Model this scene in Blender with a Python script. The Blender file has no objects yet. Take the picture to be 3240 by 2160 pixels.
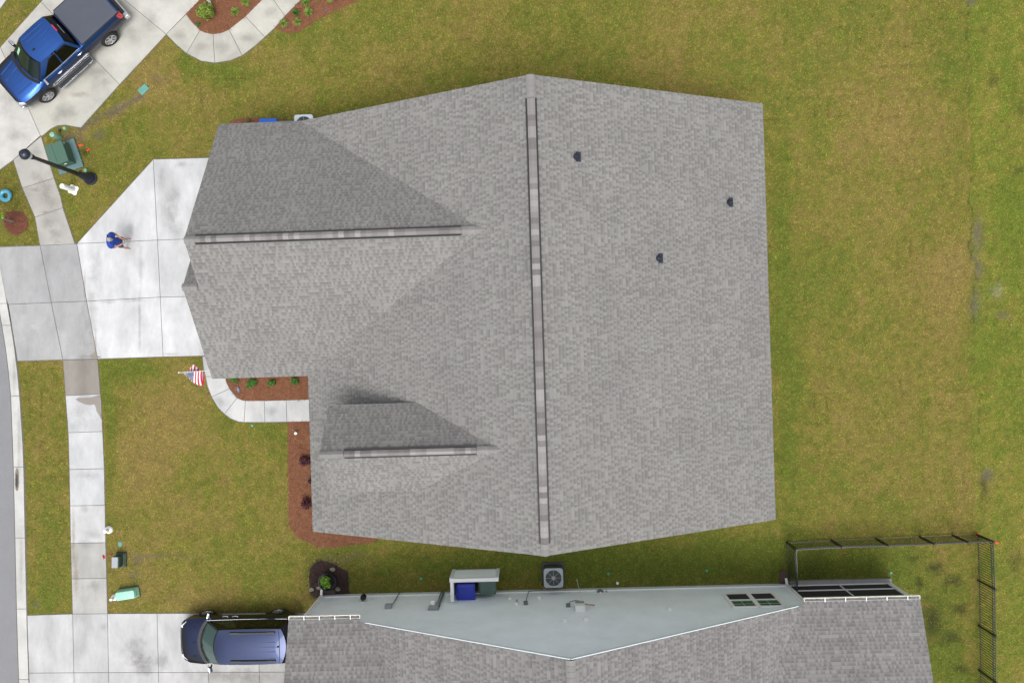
import bpy, bmesh, math, random
import numpy as np
from mathutils import Vector, Matrix
rnd = random.Random(7); npr = np.random.default_rng(11)
R = math.radians
SC = bpy.context.scene
COL = SC.collection
# ------------------------------------------------------------------ camera, world, sun, exposure
CAMH, FPX, TILT = 35.4, 2520.0, 0.02218
cam_d = bpy.data.cameras.new('camera'); cam = bpy.data.objects.new('camera', cam_d); COL.objects.link(cam)
cam_d.sensor_width = 36; cam_d.lens = 28.0; cam_d.clip_end = 2000; cam_d.clip_start = 0.5
cam.location = (0, 0, CAMH); cam.rotation_euler = (0, TILT, 0); SC.camera = cam
SUN_EL, SUN_AZ = R(67), R(172)      # azimuth clockwise from +Y
W = bpy.data.worlds.new('World'); SC.world = W; W.use_nodes = True
nt = W.node_tree; bg = nt.nodes['Background']
sky = nt.nodes.new('ShaderNodeTexSky'); sky.sky_type = 'NISHITA'; sky.sun_disc = False
sky.sun_elevation = SUN_EL; sky.sun_rotation = SUN_AZ; sky.air_density = 1.0; sky.dust_density = 6.0; sky.ozone_density = 1.0
hs = nt.nodes.new('ShaderNodeHueSaturation'); hs.inputs['Saturation'].default_value = 0.22
nt.links.new(sky.outputs[0], hs.inputs['Color']); nt.links.new(hs.outputs[0], bg.inputs[0])
bg.inputs[1].default_value = 0.15
sl = bpy.data.lights.new('sun', 'SUN'); sun = bpy.data.objects.new('sun', sl); COL.objects.link(sun)
sl.energy = 0.85; sl.angle = R(28); sl.color = (1.0, 0.97, 0.93)
sd = Vector((math.sin(SUN_AZ)*math.cos(SUN_EL), math.cos(SUN_AZ)*math.cos(SUN_EL), math.sin(SUN_EL)))
sun.rotation_euler = sd.to_track_quat('Z', 'Y').to_euler(); sun.location = (0, -20, 60)
SC.view_settings.view_transform = 'Standard'; SC.view_settings.look = 'None'
SC.view_settings.exposure = 0.45; SC.view_settings.gamma = 1.0
SC.render.engine = 'CYCLES'; SC.cycles.use_denoising = True; SC.cycles.denoiser = 'OPENIMAGEDENOISE'; SC.cycles.denoising_input_passes = 'RGB_ALBEDO_NORMAL'; SC.cycles.denoising_prefilter = 'NONE'
SC.cycles.max_bounces = 6; SC.cycles.diffuse_bounces = 3; SC.cycles.glossy_bounces = 3; SC.cycles.transparent_max_bounces = 6

# ------------------------------------------------------------------ survey helpers: sight line of an image point down to a height
_c, _s = math.cos(TILT), math.sin(TILT)
def P(u, v, z=0.0):
    x, y = (u-1620)/FPX, -(v-1080)/FPX
    dx, dy, dz = _c*x - _s, y, -_s*x - _c
    k = (z-CAMH)/dz
    return Vector((dx*k, dy*k, z))
TH = 0.031; CT, ST = math.cos(TH), math.sin(TH)
def H(s, t, z): return Vector((s*CT+t*ST, s*ST-t*CT, z))     # plot axes: s to the back garden, t towards the neighbour
def toST(p): return (p.x*CT+p.y*ST, p.x*ST-p.y*CT)
def on_t(u, v, t):                                            # sight line meets a wall t = const
    t0, t1 = toST(P(u, v, 0))[1], toST(P(u, v, 5))[1]
    z = 5*(t-t0)/(t1-t0); p = P(u, v, z); return toST(p)[0], z

# ------------------------------------------------------------------ materials
def _lin(c): return tuple(((x/12.92) if x <= .04045 else ((x+.055)/1.055)**2.4) for x in c)
MATS = {}
KA = .80      # common albedo level of everything that is not white trim, plastic or metal
KEEP = {'siding_blue', 'siding_white', 'trim', 'trim_blue', 'pane', 'door_white', 'lamp_glass', 'white_plastic', 'steel', 'alloy', 'chrome', 'flag', 'pole_white', 'head_glass', 'ac_lid_pale', 'mint'}
def mat(name, col, rough=.6, metal=0., var=.0, vs=3., bump=0., bs=40., coat=0., attr=None, spec=.5, fine=0., stretch=None):
    ka = 1. if name in KEEP else KA; col = tuple(x*ka for x in col)
    m = bpy.data.materials.new(name); m.use_nodes = True; t = m.node_tree; b = t.nodes['Principled BSDF']; L = t.links.new
    b.inputs['Roughness'].default_value = rough; b.inputs['Metallic'].default_value = metal
    b.inputs['Specular IOR Level'].default_value = spec
    if coat: b.inputs['Coat Weight'].default_value = coat; b.inputs['Coat Roughness'].default_value = .04
    geo = t.nodes.new('ShaderNodeNewGeometry'); pos = geo.outputs['Position']
    if stretch:
        mp = t.nodes.new('ShaderNodeMapping'); mp.inputs['Scale'].default_value = stretch; L(pos, mp.inputs['Vector']); pos = mp.outputs[0]
    src = None
    if attr:
        a = t.nodes.new('ShaderNodeVertexColor'); a.layer_name = attr; sk = t.nodes.new('ShaderNodeVectorMath'); sk.operation = 'SCALE'; L(a.outputs['Color'], sk.inputs[0]); sk.inputs[3].default_value = ka; src = sk.outputs[0]
    else:
        rgb = t.nodes.new('ShaderNodeRGB'); rgb.outputs[0].default_value = (*col, 1); src = rgb.outputs[0]
    def mod(src, scale, amt, det):
        n = t.nodes.new('ShaderNodeTexNoise'); n.inputs['Scale'].default_value = scale; n.inputs['Detail'].default_value = det; n.inputs['Roughness'].default_value = .65
        L(pos, n.inputs['Vector'])
        mr = t.nodes.new('ShaderNodeMapRange'); mr.inputs[1].default_value = .3; mr.inputs[2].default_value = .7
        mr.inputs[3].default_value = 1-amt; mr.inputs[4].default_value = 1+amt; L(n.outputs[0], mr.inputs[0])
        mx = t.nodes.new('ShaderNodeVectorMath'); mx.operation = 'SCALE'; L(src, mx.inputs[0]); L(mr.outputs[0], mx.inputs[3])
        return mx.outputs[0]
    if var: src = mod(src, vs, var, 6)
    if fine: src = mod(src, 28., fine, 3)
    L(src, b.inputs['Base Color'])
    if bump:
        n = t.nodes.new('ShaderNodeTexNoise'); n.inputs['Scale'].default_value = bs; n.inputs['Detail'].default_value = 4
        L(geo.outputs['Position'], n.inputs['Vector'])
        bp = t.nodes.new('ShaderNodeBump'); bp.inputs['Strength'].default_value = bump; bp.inputs['Distance'].default_value = .02
        L(n.outputs[0], bp.inputs['Height']); L(bp.outputs[0], b.inputs['Normal'])
    MATS[name] = m; return m

def flop_paint(name, col, grazing, rough=.28, metal=.8, coat=.6):
    col = tuple(x*KA for x in col); grazing = tuple(x*KA for x in grazing)
    # metallic flake paint: the flake colour falls off towards grazing angles
    m = mat(name, tuple(x/KA for x in col), rough, metal=metal, coat=coat); t = m.node_tree; b = t.nodes['Principled BSDF']; L = t.links.new
    lw = t.nodes.new('ShaderNodeLayerWeight'); lw.inputs[0].default_value = .5
    mr = t.nodes.new('ShaderNodeMapRange'); mr.interpolation_type = 'SMOOTHSTEP'; mr.inputs[1].default_value = .17; mr.inputs[2].default_value = .46; L(lw.outputs['Facing'], mr.inputs[0])
    mx = t.nodes.new('ShaderNodeMix'); mx.data_type = 'RGBA'; mx.inputs['A'].default_value = (*col, 1); mx.inputs['B'].default_value = (*grazing, 1)
    L(mr.outputs[0], mx.inputs['Factor']); L(mx.outputs['Result'], b.inputs['Base Color']); return m
def shingle_mat(name, light, dark, tint):
    m = bpy.data.materials.new(name); m.use_nodes = True; t = m.node_tree; b = t.nodes['Principled BSDF']; L = t.links.new
    b.inputs['Roughness'].default_value = .92; b.inputs['Specular IOR Level'].default_value = .2
    uv = t.nodes.new('ShaderNodeUVMap'); uv.uv_map = 'UVMap'
    sp = t.nodes.new('ShaderNodeSeparateXYZ'); L(uv.outputs[0], sp.inputs[0])
    def M(op, a, bb=None, cc=None):
        n = t.nodes.new('ShaderNodeMath'); n.operation = op
        for i, x in enumerate((a, bb, cc)):
            if x is None: continue
            if isinstance(x, (int, float)): n.inputs[i].default_value = x
            else: L(x, n.inputs[i])
        return n.outputs[0]
    def WN(*xs):
        cb = t.nodes.new('ShaderNodeCombineXYZ')
        for i, x in enumerate(xs):
            if isinstance(x, (int, float)): cb.inputs[i].default_value = x
            else: L(x, cb.inputs[i])
        n = t.nodes.new('ShaderNodeTexWhiteNoise'); n.noise_dimensions = '3D'; L(cb.outputs[0], n.inputs[0]); return n.outputs[0]
    row_f = M('DIVIDE', sp.outputs[1], .145); row = M('FLOOR', row_f); fv = M('FRACT', row_f)
    uo = M('ADD', sp.outputs[0], M('MULTIPLY', WN(row, 3.3, 0.), 9.))
    wn2 = WN(M('FLOOR', M('DIVIDE', uo, .98)), row, 5.5); ph1, ph2 = M('MULTIPLY', WN(row, 8.1, 1.), 6.28), M('MULTIPLY', WN(row, 2.7, 4.), 6.28)
    uo = M('ADD', uo, M('ADD', M('MULTIPLY', wn2, .11), M('ADD', M('MULTIPLY', M('SINE', M('MULTIPLY_ADD', uo, 12.3, ph1)), .032), M('MULTIPLY', M('SINE', M('MULTIPLY_ADD', uo, 5.9, ph2)), .05))))
    cf = M('DIVIDE', uo, .112); cell = M('FLOOR', cf); fu = M('FRACT', cf)
    par = M('FRACT', M('MULTIPLY', cell, .5))                                  # 0 or .5 alternate tab / gap
    r1 = WN(cell, row, 1.); r2 = WN(cell, row, 7.7)
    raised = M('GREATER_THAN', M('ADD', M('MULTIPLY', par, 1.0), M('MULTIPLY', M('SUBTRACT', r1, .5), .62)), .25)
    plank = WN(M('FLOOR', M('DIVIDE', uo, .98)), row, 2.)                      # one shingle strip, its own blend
    # granule blend: darker recessed tabs, graded by painted shade from the course above
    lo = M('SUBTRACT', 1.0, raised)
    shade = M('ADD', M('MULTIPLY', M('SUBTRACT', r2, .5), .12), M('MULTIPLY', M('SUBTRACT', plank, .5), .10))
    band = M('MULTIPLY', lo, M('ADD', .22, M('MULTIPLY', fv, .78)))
    line = M('MULTIPLY', M('LESS_THAN', fv, .10), .13)  # shadow gap at the butt edge, painted in as a dark line
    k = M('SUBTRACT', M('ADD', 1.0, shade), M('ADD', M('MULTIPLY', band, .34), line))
    nz = t.nodes.new('ShaderNodeTexNoise'); nz.inputs['Scale'].default_value = .55; nz.inputs['Detail'].default_value = 5; L(uv.outputs[0], nz.inputs['Vector'])
    nz2 = t.nodes.new('ShaderNodeTexNoise'); nz2.inputs['Scale'].default_value = 60; nz2.inputs['Detail'].default_value = 2; L(uv.outputs[0], nz2.inputs['Vector'])
    k = M('MULTIPLY', k, M('ADD', .80, M('ADD', M('MULTIPLY', nz.outputs[0], .28), M('MULTIPLY', nz2.outputs[0], .14))))
    mx = t.nodes.new('ShaderNodeMix'); mx.data_type = 'RGBA'; mx.inputs['A'].default_value = (*[x*KA for x in light], 1); mx.inputs['B'].default_value = (*[x*KA for x in tint], 1)
    L(plank, mx.inputs['Factor'])
    sc = t.nodes.new('ShaderNodeVectorMath'); sc.operation = 'SCALE'; L(mx.outputs['Result'], sc.inputs[0]); L(k, sc.inputs[3])
    L(sc.outputs[0], b.inputs['Base Color'])
    hgt = M('ADD', M('MULTIPLY', raised, .5), M('SUBTRACT', 1.0, fv))
    bp = t.nodes.new('ShaderNodeBump'); bp.inputs['Strength'].default_value = .5; bp.inputs['Distance'].default_value = .012
    L(hgt, bp.inputs['Height']); L(bp.outputs[0], b.inputs['Normal'])
    MATS[name] = m; return m

def siding_mat(name, col):
    m = mat(name, col, .55, var=.06, vs=.9, fine=.02); t = m.node_tree; b = t.nodes['Principled BSDF']; L = t.links.new
    g = t.nodes.new('ShaderNodeNewGeometry'); sp = t.nodes.new('ShaderNodeSeparateXYZ'); L(g.outputs['Position'], sp.inputs[0])
    d = t.nodes.new('ShaderNodeMath'); d.operation = 'DIVIDE'; L(sp.outputs[2], d.inputs[0]); d.inputs[1].default_value = .18
    f = t.nodes.new('ShaderNodeMath'); f.operation = 'FRACT'; L(d.outputs[0], f.inputs[0])
    bp = t.nodes.new('ShaderNodeBump'); bp.inputs['Strength'].default_value = .8; bp.inputs['Distance'].default_value = .012; bp.invert = True
    L(f.outputs[0], bp.inputs['Height']); L(bp.outputs[0], b.inputs['Normal']); return m

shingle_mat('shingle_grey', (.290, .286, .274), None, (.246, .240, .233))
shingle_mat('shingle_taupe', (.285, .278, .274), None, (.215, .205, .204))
mat('cap', (.3, .28, .27), .9, attr='Col', fine=.10)
siding_mat('siding_blue', (.79, .87, .92)); siding_mat('siding_white', (.62, .62, .6))
mat('trim', (.82, .83, .84), .45); mat('trim_blue', (.60, .68, .71), .5); mat('black_edge', (.012, .012, .014), .6)
mat('pane', (.05, .125, .075), .08, spec=.6); mat('screen', (.028, .029, .03), .75); mat('door_white', (.7, .7, .69), .5)
mat('concrete_new', (.6, .6, .6), .85, attr='Col', var=.21, vs=.6, fine=.03, stretch=(1.8, .8, 1.))
mat('concrete_old', (.5, .49, .46), .88, attr='Col', var=.18, vs=.8, fine=.05)
mat('joint', (.15, .135, .115), .95); mat('slab_grey', (.36, .36, .35), .9, var=.12, vs=4); mat('asphalt', (.245, .25, .262), .9, var=.06, vs=.8, fine=.08, bump=.3, bs=120)
mat('wet', (.27, .245, .215), .45, var=.08, vs=2.5, fine=.03)
mat('mulch', (.17, .07, .035), .95, attr='Col', var=.18, vs=5)
mat('lawn', (.1, .1, .03), .95, attr='Col', var=.10, vs=9., fine=.14, spec=.1)
mat('blade', (.1, .1, .03), .8, attr='Col', spec=.15)
mat('dark_grey', (.035, .037, .042), .5); mat('black', (.008, .008, .009), .45); mat('lamp_navy', (.018, .022, .045), .38, spec=.6)
mat('lamp_black', (.008, .009, .010), .42); mat('lamp_glass', (.62, .68, .70), .25)
mat('util_green', (.065, .145, .105), .5, var=.06, vs=4); mat('util_dark', (.035, .07, .05), .55); mat('pad_teal', (.12, .21, .21), .7, var=.15, vs=8)
mat('mint', (.30, .62, .47), .45, var=.04, vs=5); mat('white_plastic', (.80, .82, .80), .4); mat('bollard_green', (.25, .50, .37), .4)
mat('teal_lid', (.13, .34, .29), .6, var=.1, vs=9); mat('teal_dot', (.04, .42, .30), .5); mat('orange', (.75, .09, .02), .6); mat('red', (.55, .03, .03), .5)
mat('bin_blue', (.018, .045, .50), .4, var=.05); mat('bin_sky', (.02, .16, .72), .4); mat('bin_green', (.10, .165, .14), .45); mat('ac_lid', (.42, .48, .53), .4); mat('ac_lid_pale', (.55, .62, .68), .4)
mat('ac_dark', (.045, .048, .052), .5); mat('steel', (.45, .47, .49), .35, metal=.7); mat('grey_box', (.36, .39, .42), .5); mat('pipe_grey', (.17, .20, .21), .5)
mat('fence_black', (.007, .008, .008), .4); mat('fence_rail', (.025, .028, .034), .35)
flop_paint('truck_blue', (.026, .125, .48), (.006, .010, .035)); flop_paint('van_blue', (.015, .028, .088), (.004, .005, .011))
mat('car_glass', (.010, .022, .020), .05, spec=.7); mat('van_glass', (.032, .078, .068), .06, spec=.7); mat('tint_glass', (.003, .003, .003), .06); mat('tyre', (.014, .014, .014), .8); mat('alloy', (.62, .63, .65), .25, metal=.85)
mat('chrome', (.75, .77, .80), .12, metal=1.); mat('tonneau', (.075, .085, .115), .55, var=.05, vs=3); mat('tail_red', (.62, .01, .012), .2, coat=.8)
mat('head_glass', (.55, .58, .6), .1, coat=1.); mat('rail_black', (.03, .032, .036), .5); mat('step_grey', (.05, .055, .06), .55); mat('seat_grey', (.12, .13, .13), .8)
mat('skin', (.55, .29, .22), .55); mat('shirt', (.008, .055, .36), .8); mat('shorts', (.085, .085, .105), .85, var=.1, vs=20); mat('hair', (.36, .34, .34), .8)
mat('flag', (1, 1, 1), .8, attr='Col'); mat('pole_white', (.72, .72, .70), .4)
mat('leaf', (.05, .12, .02), .6, attr='Col', spec=.3); mat('bark', (.28, .24, .20), .9, var=.2, vs=14); mat('stem', (.12, .09, .05), .9)
mat('brown_plastic', (.10, .055, .055), .6); mat('ring_blue', (.10, .48, .68), .25, coat=.6, var=.5, vs=2.6); mat('stone', (.22, .21, .17), .9, var=.2, vs=9); mat('soil', (.03, .024, .022), .95, var=.3, vs=12)
mat('gutter_dirt', (.22, .20, .15), .9, var=.5, vs=6); mat('copper', (.45, .17, .05), .6); mat('solar', (.16, .17, .25), .3)

# ------------------------------------------------------------------ mesh builder
class MB:
    def __init__(s): s.v = []; s.f = []; s.m = []; s.uv = {}; s.c = {}; s.smooth = set()
    def face(s, pts, m=0, uv=None, col=None):
        i = len(s.v); s.v += [tuple(p) for p in pts]; k = len(s.f); s.f.append(tuple(range(i, i+len(pts)))); s.m.append(m)
        if uv: s.uv[k] = uv
        if col: s.c[k] = col
        return k
    def grid(s, rows, m=0, close_u=False, close_v=False, smooth=True, col=None):
        i = len(s.v); nr, nc = len(rows), len(rows[0])
        for r in rows: s.v += [tuple(p) for p in r]
        for a in range(nr if close_v else nr-1):
            for b in range(nc if close_u else nc-1):
                a2, b2 = (a+1) % nr, (b+1) % nc
                k = len(s.f); s.f.append((i+a*nc+b, i+a*nc+b2, i+a2*nc+b2, i+a2*nc+b)); s.m.append(m)
                if smooth: s.smooth.add(k)
                if col: s.c[k] = col(a, b) if callable(col) else col
    def cap(s, ring, m=0, flip=False, col=None):
        s.face(list(reversed(ring)) if flip else ring, m, col=col)
    def box(s, c, d, m=0, rot=0., M=None, col=None, taper=1.):
        x, y, z = d[0]/2, d[1]/2, d[2]/2
        cs = [Vector((a*x*(taper if e > 0 else 1), b*y*(taper if e > 0 else 1), e*z)) for e in (-1, 1) for a, b in ((-1, -1), (1, -1), (1, 1), (-1, 1))]
        q = M.to_3x3() if M is not None else Matrix.Rotation(rot, 3, 'Z')
        cs = [q @ p + Vector(c) for p in cs]
        for f in ((3, 2, 1, 0), (4, 5, 6, 7), (0, 1, 5, 4), (1, 2, 6, 5), (2, 3, 7, 6), (3, 0, 4, 7)):
            s.face([cs[j] for j in f], m, col=col)
    def bar(s, a, b, w, h=None, m=0, col=None):
        a, b = Vector(a), Vector(b); d = b-a; L = d.length
        if L < 1e-6: return
        q = d.to_track_quat('X', 'Z').to_matrix(); s.box((a+b)/2, (L, w, h or w), m, M=q, col=col)
    def tube(s, pts, rad, n=10, m=0, caps=True, smooth=True):
        pts = [Vector(p) for p in pts]; rad = rad if hasattr(rad, '__len__') else [rad]*len(pts); rows = []
        up = Vector((0.013, 0.021, 1))
        for i, p in enumerate(pts):
            d = (pts[min(i+1, len(pts)-1)]-pts[max(i-1, 0)]).normalized()
            a = d.cross(up if abs(d.dot(up.normalized())) < .95 else Vector((1, 0, 0))).normalized(); b = d.cross(a)
            rows.append([p+(a*math.cos(t)+b*math.sin(t))*rad[i] for t in [2*math.pi*j/n for j in range(n)]])
        s.grid(rows, m, close_u=True, smooth=smooth)
        if caps: s.cap(rows[0], m); s.cap(rows[-1], m, True)
    def lathe(s, c, prof, n=20, m=0, M=None, ms=None):
        c = Vector(c); rows = []
        for r, z in prof:
            rows.append([c + ((M @ Vector((r*math.cos(t), r*math.sin(t), z))) if M is not None else Vector((r*math.cos(t), r*math.sin(t), z))) for t in [2*math.pi*j/n for j in range(n)]])
        for a in range(len(rows)-1): s.grid(rows[a:a+2], ms[a] if ms else m, close_u=True)
        if prof[0][0] > 1e-4: s.cap(rows[0], ms[0] if ms else m, True)
        if prof[-1][0] > 1e-4: s.cap(rows[-1], ms[-1] if ms else m)
    def prism(s, poly, z0, z1, m=0, mside=None, col=None):
        a = sum(poly[i][0]*poly[(i+1) % len(poly)][1]-poly[(i+1) % len(poly)][0]*poly[i][1] for i in range(len(poly)))
        if a < 0: poly = poly[::-1]
        top = [Vector((p[0], p[1], z1)) for p in poly]; bot = [Vector((p[0], p[1], z0)) for p in poly]
        s.face(top, m, col=col); n = len(poly)
        for i in range(n): s.face([bot[i], bot[(i+1) % n], top[(i+1) % n], top[i]], m if mside is None else mside, col=col)
    def build(s, name, mats, parent=None, loc=None, sharp=38, bevel=0., sub=0, weld=True):
        me = bpy.data.meshes.new(name); me.from_pydata(s.v, [], s.f)
        mats = mats if isinstance(mats, (list, tuple)) else [mats]
        for m in mats: me.materials.append(MATS[m])
        me.polygons.foreach_set('material_index', s.m)
        if s.uv:
            ul = me.uv_layers.new(name='UVMap')
            for k, uv in s.uv.items():
                for li, q in zip(me.polygons[k].loop_indices, uv): ul.data[li].uv = q
        if s.c:
            ca = me.color_attributes.new('Col', 'FLOAT_COLOR', 'CORNER')
            for k, c in s.c.items():
                for li in me.polygons[k].loop_indices: ca.data[li].color = (*c, 1)
        if s.smooth:
            fl = [i in s.smooth for i in range(len(s.f))]; me.polygons.foreach_set('use_smooth', fl)
        if weld:
            bm = bmesh.new(); bm.from_mesh(me); bmesh.ops.remove_doubles(bm, verts=bm.verts, dist=.0004); bm.to_mesh(me); bm.free()
        if s.smooth: me.set_sharp_from_angle(angle=R(sharp))
        o = bpy.data.objects.new(name, me); COL.objects.link(o)
        if parent: o.parent = parent
        if loc is not None: o.location = loc
        if bevel:
            b = o.modifiers.new('bevel', 'BEVEL'); b.width = bevel; b.segments = 3; b.limit_method = 'ANGLE'; b.angle_limit = R(35); b.harden_normals = False
        if sub:
            b = o.modifiers.new('sub', 'SUBSURF'); b.levels = sub; b.render_levels = sub
        return o
def tag(o, label=None, cat=None, group=None, kind=None):
    if label: o['label'] = label
    if cat: o['category'] = cat
    if group: o['group'] = group
    if kind: o['kind'] = kind
    return o
def empty(name, loc=(0, 0, 0), rz=0., label=None, cat=None, group=None):
    o = bpy.data.objects.new(name, None); COL.objects.link(o); o.location = loc; o.rotation_euler = (0, 0, rz); o.empty_display_size = .2
    return tag(o, label, cat, group)
def copy_tree(o, parent=None):
    c = o.copy(); COL.objects.link(c); c.parent = parent
    for ch in list(o.children): copy_tree(ch, c)
    return c

# ------------------------------------------------------------------ ground layout (image survey points -> ground)
def pts2(lst, z=0.): return [P(u, v, z).to_2d() for u, v in lst]
def inset(poly, d):
    n = len(poly); a = sum(poly[i].x*poly[(i+1) % n].y-poly[(i+1) % n].x*poly[i].y for i in range(n))
    if a < 0: poly = poly[::-1]
    out = []
    for i in range(n):
        p0, p1, p2 = poly[i-1], poly[i], poly[(i+1) % n]
        e1 = (p1-p0).normalized(); e2 = (p2-p1).normalized()
        n1 = Vector((-e1.y, e1.x)); n2 = Vector((-e2.y, e2.x)); b = n1+n2
        b = b/max(b.length_squared, .5)*2
        out.append(p1+b*d)
    return out
HARD = []     # hard surfaces, kept clear of grass
BEDS = []
def slabs(name, polys, matn, tones, ztop=.03, gap=.011, edge=.03):
    mb = MB()
    for i, q in enumerate(polys):
        poly = pts2(q); HARD.append(poly)
        tc = tones[i % len(tones)]
        mb.prism(inset(poly, gap), 0.0, ztop, 0, col=tc)
        pp = inset(poly, -edge); a = sum(pp[k].x*pp[(k+1) % len(pp)].y-pp[(k+1) % len(pp)].x*pp[k].y for k in range(len(pp)))
        mb.face([Vector((p.x, p.y, .009+.0004*i)) for p in pp], 1, col=(.1, .1, .1))
    o = mb.build(name, [matn, 'joint'], weld=False); tag(o, kind='structure'); return o
def quadgrid(rows):
    out = []
    for a in range(len(rows)-1):
        for b in range(len(rows[0])-1): out.append([rows[a][b], rows[a][b+1], rows[a+1][b+1], rows[a+1][b]])
    return out
W1, W2, W3 = (.57, .58, .592), (.595, .605, .617), (.545, .555, .565)
G1, G2, G3 = (.375, .378, .385), (.36, .363, .37), (.395, .398, .402)
B1, B2, B3 = (.49, .48, .43), (.51, .50, .455), (.45, .44, .40)
S1, S2, S3 = (.40, .385, .355), (.41, .40, .375), (.44, .43, .40)
# our driveway
dr = quadgrid([[(244.5, 771), (499, 760), (720, 751)], [(275.5, 953), (508, 940), (720, 935)], [(310, 1135), (517, 1128), (720, 1124)]])
slabs('driveway', dr + [[(244.5, 771), (486, 505), (499, 760)], [(486, 505), (720, 498), (720, 751), (499, 760)]], 'concrete_new', [W1, W3, W2, W2, W1, W3])
slabs('driveway_apron', quadgrid([[(-40, 783), (128, 777), (244, 771.5)], [(27.5, 963), (163.6, 957), (275, 953)], [(57, 1142), (200, 1137.5), (310, 1135)]]), 'concrete_new', [G1, G2, G3, G1])
# sidewalks
lx = lambda v: np.interp(v, [1137, 1227, 1358, 1440, 1715, 1941], [200, 206.6, 217, 220, 225, 231])
rx = lambda v: np.interp(v, [1137, 1248, 1365, 1440, 1715, 1941], [310, 318.6, 325.4, 329.7, 335, 341])
ys = [(1138, 1136), (1251, 1246), (1368, 1364), (1484, 1481.5), (1599, 1597), (1717, 1715), (1829.5, 1828), (1940.5, 1939.6)]
pol = []
for (a, b), (c, d) in zip(ys[:-1], ys[1:]): pol.append([(lx(a), a), (rx(b), b), (rx(d), d), (lx(c), c)])
slabs('sidewalk', pol, 'concrete_new', [(.275, .252, .225), (.50, .51, .52), (.54, .55, .56), (.51, .52, .53), (.53, .535, .535), (.39, .385, .365), (.45, .445, .425)])
slabs('sidewalk', [[(43, 507), (131, 432), (155, 510), (172, 563.6), (72, 596)], [(72, 596), (172, 563.6), (193, 624), (200, 658), (112, 687.6)], [(112, 687.6), (200, 658), (238, 772), (127.5, 777)]], 'concrete_old', [S3, S1, S2])
# neighbour's driveway along the street front of the lower house
dr3 = quadgrid([[(87, 1945), (231, 1940.5), (341, 1939.6), (498, 1939), (656, 1938.5), (818, 1938), (990, 1937)],
                [(93, 2127), (235, 2126), (344.5, 2125.5), (502.5, 2125), (660, 2124.5), (821, 2124), (990, 2123)],
                [(97, 2270), (238, 2268), (347, 2268), (505, 2268), (662, 2267), (824, 2266), (990, 2265)]])
slabs('driveway', dr3, 'concrete_new', [(.50, .505, .51), (.48, .485, .49), (.51, .515, .52), (.52, .525, .53), (.47, .47, .46), (.44, .435, .42), (.50, .505, .51), (.48, .485, .49), (.50, .505, .51), (.50, .50, .50), (.42, .415, .40), (.40, .39, .38)])
# upper neighbour's driveway
curve = [(131, 431), (138, 428), (162, 408), (182.5, 398.5), (206.6, 396), (234, 401), (256.6, 405)]
nd = [[(-90, 475), (0, 538), (43, 507), (129, 430), (81, 320), (52, 310), (0, 348), (-90, 410)],
      [(81, 320), (129, 430)] + curve + [(379, 268.6), (289, 176), (140, 300)],
      [(0, 151), (14, 172), (-10, 350), (52, 310), (140, 300), (289, 176), (131, 7), (100, 43)],
      [(131, 7), (289, 176), (379, 268.6), (527, 110), (394, 0), (330, -60), (200, -60)],
      [(330, -60), (394, 0), (527, 110), (589, 46.5), (634, 0), (680, -60)]]
nd[2] = [(2, 151), (81, 320), (289, 176), (131, 7)]
nd[0] = [(-90, 475), (0, 538), (43, 507), (129, 430), (81, 320), (2, 151), (-60, 210)]
slabs('driveway', nd, 'concrete_old', [(.55, .54, .51), B1, B2, B2, (.54, .535, .50)])
slabs('street_pavement', [[(-80, 60), (0, 31), (22, 0), (45, -60), (-80, -60)]], 'concrete_old', [(.56, .56, .56)])
# paths
inn = [(590, 47), (634, 97), (675, 109), (725, 95), (777, 53.6), (838, -6)]
out_ = [(527, 110), (591, 170), (680, 200), (767, 176.5), (838.5, 118.6), (902, 52)]
pol = []
def mids(lst, k):   # extra curve points on the bends
    return lst
xi = [[(590, 47), (606, 68), (634, 97)], [(634, 97), (650, 104.6), (675, 109)], [(675, 109), (703, 104.6), (725, 95)], [(725, 95), (777, 53.6)], [(777, 53.6), (815, 15), (851, -20)]]
xo = [[(527, 110), (556, 140), (591, 170)], [(591, 170), (637, 194), (680, 200)], [(680, 200), (731, 192), (767, 176.5)], [(767, 176.5), (808, 146), (838.5, 118.6)], [(838.5, 118.6), (871.6, 88), (902, 52)]]
pol = [a + b[::-1] for a, b in zip(xi, xo)] + [[(851, -20), (902, 52), (953, 0), (1000, -50), (900, -80)]]
slabs('garden_path', pol, 'concrete_old', [B1, B3, B3, B1, B2, B2])
pi_ = [[(715, 1127), (715, 1171)], [(715, 1171), (715, 1190)], [(715, 1190), (716, 1205), (727, 1229)], [(727, 1229), (738, 1244), (751, 1258)], [(751, 1258), (765, 1264.5), (777, 1267)], [(777, 1267), (837, 1267)], [(837, 1267), (906, 1265)], [(906, 1265), (1010, 1262)]]
po_ = [[(641, 1127), (646, 1171.5)], [(646, 1171.5), (651.5, 1191)], [(651.5, 1191), (658, 1224), (670.6, 1255)], [(670.6, 1255), (690, 1288), (711, 1309)], [(711, 1309), (732, 1324), (755, 1333), (773, 1335)], [(773, 1335), (839, 1335)], [(839, 1335), (908, 1334)], [(908, 1334), (1010, 1332)]]
slabs('front_path', [a + b[::-1] for a, b in zip(pi_, po_)], 'concrete_new', [W3, W1, (.55, .555, .55), W3, (.56, .565, .56), (.55, .555, .55), W3, (.54, .545, .54)])
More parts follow.
